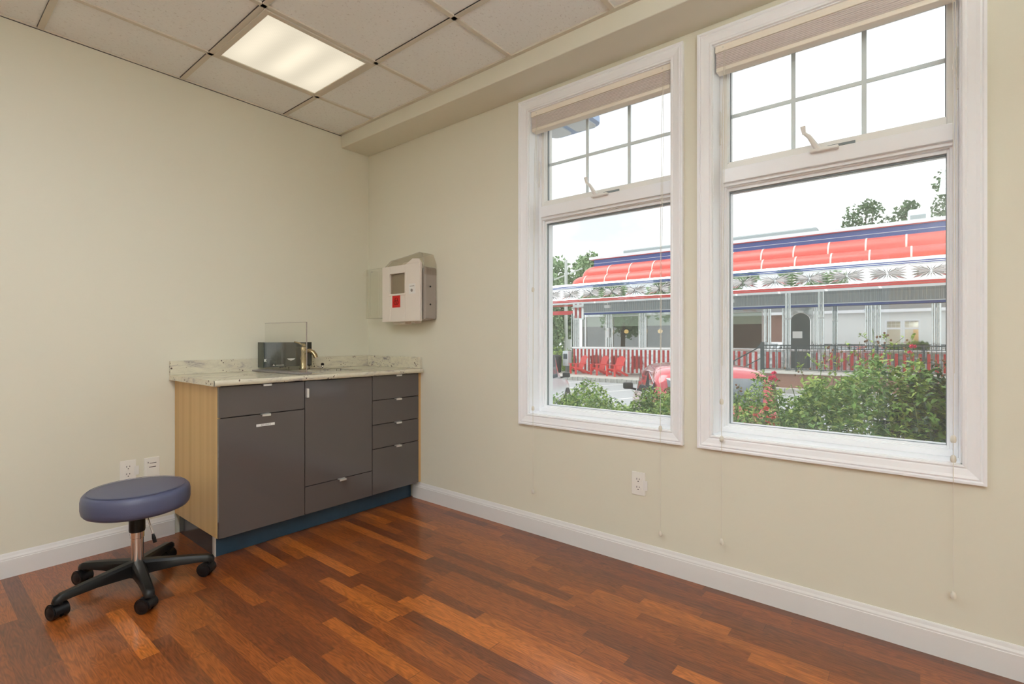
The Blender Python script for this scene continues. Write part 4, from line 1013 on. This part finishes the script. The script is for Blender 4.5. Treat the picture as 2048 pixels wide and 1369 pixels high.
        MB().box(sgn*(hw*.66)-.16, sgn*(hw*.66)+.16, .455*L, .492*L, hb*.60, hb*.78, .03).build('headlamp', 'capmetal', t, True)
    MB().box(-.26, .26, -.506*L, -.497*L, hb*.55, hb*.70, .005).build('number_plate', 'label', t)
    MB().box(-hw*.88, hw*.88, -.512*L, -.49*L, g0, hb*.46, .04).build('rear_bumper', paint, t, True)
    t.location = loc; t.rotation_euler = (0, 0, math.radians(rz)); return t
make_car('red_car', 'carred', 4.3, 1.82, 1.64, 'red car parked close outside, its roof showing over the bushes', (.12, 6.7, LOT), 30, suv=True)
make_car('white_car', 'carwhite', 4.7, 1.90, 1.86, 'white tall car at the left edge of the left window', (-4.4, 7.42, LOT), 20, suv=True)

# ---------------------------------------------------------------- planting
def leaf(bm, p, d, up, L, w):
    """pointed folded leaf, four triangles"""
    d = d.normalized(); s = d.cross(up); s = s.normalized() if s.length > 1e-4 else Vector((1, 0, 0)); u = s.cross(d)
    a = bm.verts.new(p); b = bm.verts.new(p+d*L*.45+s*w*.5+u*w*.18); c = bm.verts.new(p+d*L-u*L*.12); e = bm.verts.new(p+d*L*.45-s*w*.5+u*w*.18); m = bm.verts.new(p+d*L*.5)
    bm.faces.new((a, b, m)); bm.faces.new((b, c, m)); bm.faces.new((c, e, m)); bm.faces.new((e, a, m))
def rvec(): return Vector((rnd.gauss(0, 1), rnd.gauss(0, 1), rnd.gauss(0, 1))).normalized()
def rose_bush(cx, cy, rx, ry, z0, ztop, n, label, stems=14, mats=('leaf', 'leaflight'), tall=(), flowers=(), lsize=.04):
    t = thing('rose_bush', (cx, cy, z0), label, 'shrub')
    sm = MB(); tips = []
    for i in range(stems):
        a = rnd.uniform(0, 2*PI); r = math.sqrt(rnd.random()); tx, ty = cx+rx*r*math.cos(a), cy+ry*r*math.sin(a)
        h = z0+(ztop-z0)*(rnd.uniform(.78, 1.0)-.12*r*r)
        b = Vector((cx+(tx-cx)*.45, cy+(ty-cy)*.45, z0)); e = Vector((tx, ty, h)); m_ = b.lerp(e, .5)+Vector((rnd.uniform(-.05, .05), rnd.uniform(-.05, .05), .04))
        sm.tube([b, m_, e], .004, 5, [.006, .004, .002]); tips.append((b, m_, e))
    for (x, y, z) in tall:
        b = Vector((x+rnd.uniform(-.1, .1), y+.1, z0+.3)); e = Vector((x, y, z)); m_ = b.lerp(e, .6)+Vector((rnd.uniform(-.06, .06), 0, 0)); sm.tube([b, m_, e], .004, 5, [.005, .003, .0015]); tips.append((b, m_, e))
        for k2 in range(3):
            p = m_.lerp(e, rnd.uniform(.4, .9)); q = p+Vector((rnd.uniform(-.10, .10), rnd.uniform(-.05, .05), rnd.uniform(.03, .10))); sm.tube([p, q], .0015, 4); tips.append((p, p.lerp(q, .5), q))
    sm.build('stems', 'stem', t, True)
    parts = [MB() for _ in mats]
    for i in range(n):
        k = rnd.choices(range(len(mats)), [3]+[2]*(len(mats)-1))[0]
        a = rnd.uniform(0, 2*PI); r = math.sqrt(rnd.random()); x, y = cx+rx*r*math.cos(a), cy+ry*r*math.sin(a)
        bump = .10*math.sin(x*9+1)*math.sin(y*8)+.05*math.sin(x*23)
        top = z0+(ztop-z0)*(1-.28*r**3)+bump-.05
        z = top-abs(rnd.gauss(0, .16)) if rnd.random() < .7 else rnd.uniform(z0, top)
        p = Vector((x, y, max(z, z0))); d = rvec(); d.z = d.z*.5+.05
        for l2 in range(3):
            dd_ = (d+rvec()*.7); leaf(parts[k].bm, p+rvec()*.02, dd_, Vector((0, 0, 1))+rvec()*.4, rnd.uniform(.7, 1.25)*lsize, lsize*.55)
    for b, m_, e in tips:
        for q in range(7):
            p = b.lerp(m_, rnd.random()) if rnd.random() < .3 else m_.lerp(e, rnd.random()); leaf(parts[-1].bm, p, rvec()+Vector((0, 0, .3)), Vector((0, 0, 1)), lsize*rnd.uniform(.5, 1), lsize*.5)
    for mb, mt_ in zip(parts, mats): mb.build('foliage', mt_, t)
    if tall:
        hb = MB()
        for (x, y, z) in tall:
            for k2 in range(7):
                p = Vector((x, y, z))+Vector((rnd.gauss(0, .03), rnd.gauss(0, .03), rnd.uniform(-.10, .02))); hb.lathe([(0, -.008), (.006, -.003), (.006, .004), (0, .008)], p, 6)
        hb.build('rose_hips', 'bud', t)
    for (x, y, z, s, mt_) in flowers:
        f = MB()
        for k2 in range(14):
            d = rvec(); d.z = abs(d.z)*.8; leaf(f.bm, Vector((x, y, z)), d, rvec(), s, s*.9)
        f.build('rose_flower', mt_, t)
    return t
rose_bush(1.25, 1.25, .75, .45, -.30, .70, 6000, 'low light green rose bush under the left window', mats=('leaf', 'leaflight', 'leaflight'), lsize=.036)
rose_bush(1.95, 1.15, .42, .45, -.30, .755, 3600, 'pale leafy rose bush at the right side of the left window', mats=('leaflight', 'leaf'), tall=((1.98, 1.1, .77), (1.72, 1.2, .74)), lsize=.036)
rose_bush(2.50, 1.25, .42, .45, -.30, .83, 2200, 'rose bush with one pink bloom at the left of the right window', tall=((2.43, 1.1, .83), (2.62, 1.15, .86)), flowers=((2.615, 1.15, .865, .036, 'petal'), (2.622, 1.15, .90, .022, 'petal'), (2.62, .95, .70, .022, 'petalred'), (2.57, .9, .66, .018, 'petalred'), (2.66, .95, .65, .020, 'petalred')), lsize=.034)
rose_bush(3.10, 1.35, .50, .55, -.30, .97, 3600, 'big tangled rose bush in the middle of the right window', stems=22, tall=((3.03, 1.6, 1.10), (3.10, 1.6, 1.185), (3.17, 1.6, 1.15), (3.28, 1.7, 1.10), (2.86, 1.45, 1.06), (2.93, 1.5, 1.02), (3.33, 1.6, 1.02), (2.72, 1.4, .97)), flowers=((3.30, 1.55, 1.07, .022, 'petal'), (3.285, 1.6, 1.03, .02, 'petal')), lsize=.04)
rose_bush(3.58, 1.30, .42, .60, -.30, .98, 2600, 'dark green leafy bush at the right edge of the right window', mats=('leaf', 'leafdark', 'leafdark'), tall=((3.48, 1.5, 1.0), (3.42, 1.4, .98)), lsize=.052)

def tree(cx, cy, z0, ztop, r, n, label, mat='treeleaf', ls=.30, trunk_r=.2, clumps=16):
    t = thing('tree', (cx, cy, z0), label, 'tree', 'trees behind the diner')
    tk = MB(); tk.tube([(cx, cy, z0), (cx+.1, cy, z0+(ztop-z0)*.4), (cx, cy, z0+(ztop-z0)*.8)], .2, 10, [trunk_r, trunk_r*.8, trunk_r*.3])
    C_ = []
    for i in range(clumps):
        h = rnd.uniform(.30, 1.0); a = rnd.uniform(0, 2*PI); rr = r*math.sin(PI*min(1, max(.12, 1-h*.86)))**.6*rnd.uniform(.2, .85)
        c = Vector((cx+rr*math.cos(a), cy+rr*math.sin(a), z0+(ztop-z0)*h*.93)); C_.append((c, r*rnd.uniform(.28, .45)*(1.2-h*.5))); tk.tube([(cx, cy, z0+(ztop-z0)*h*.5), c], .05, 5, [.07, .02])
    tk.build('trunk', 'bark', t, True)
    f = MB()
    for i in range(n):
        c, s = C_[rnd.randrange(len(C_))]; p = c+rvec()*s*rnd.random()**.4; p.z = min(p.z, ztop+.2)
        leaf(f.bm, p, rvec(), rvec(), ls*rnd.uniform(.6, 1.2), ls*.8)
    f.build('foliage', mat, t); return t
TR = ((-19.2, 30, 9.4, 3.6, 'tall leafy tree at the left edge of the left window'), (-15.6, 31.5, 8.1, 2.9, 'rounder leafy tree just left of the diner'), (-13.4, 36, 7.0, 1.7, 'thin topped tree behind the diner corner'),
      (-17.0, 25.6, 3.0, 1.9, 'low leafy tree under the canopy end beside the pale pole'))
for x, y, zt, r, lb in TR: tree(x, y, PAV, zt, r, 11000, lb, clumps=26)
for x, y, zt, r, lb in ((.9, 34, 9.9, 2.0, 'feathery tree top above the diner roof, leftmost of the right window trees'), (3.1, 34.5, 9.9, 1.9, 'feathery tree top behind the air conditioning unit'), (5.3, 34, 11.6, 2.2, 'tallest tree at the right edge behind the diner roof')):
    tree(x, y, PAV, zt, r, 4200, lb, 'treedark', .20, clumps=30)
for x, y, zt, lb in ((-26, -13, 10, 'large tree on our side of the lot, seen only mirrored, far left'), (-19, -15, 11.5, 'large tree behind our building, mirrored left in the diner fascia'), (-12, -13, 10, 'large tree behind our building, mirrored in the fascia above the red chairs'), (-4.5, -14, 8.5, 'lower tree behind our building, mirrored near the entrance'), (9, -16, 9.5, 'tree behind our building on the right, mirrored in the fascia')):
    tree(x, y, PAV, zt, 3.4, 2500, lb, 'treeleaf', .55, .3)
sh_ = MB()
for i in range(1800): leaf(sh_.bm, Vector((-13.2+rnd.gauss(0, .7), 22.6+rnd.gauss(0, .5), PAV+abs(rnd.gauss(0, .5)))), rvec(), rvec(), .16, .09)
sg = thing('garden_shrub', (-13.2, 22.6, PAV), 'bright yellow green shrub behind the litter bin', 'shrub'); sh_.build('foliage', 'leaflight', sg)
hg = MB()
for i in range(6000): leaf(hg.bm, Vector((rnd.uniform(-34, -12), 34+rnd.gauss(0, .8), PAV+rnd.uniform(0, 4.2)*rnd.random()**.5)), rvec(), rvec(), .42, .3)
ho_ = thing('hedge', (-23, 34, PAV), 'long green hedge behind the diner on the left', 'hedge'); hg.build('foliage', 'treeleaf', ho_)
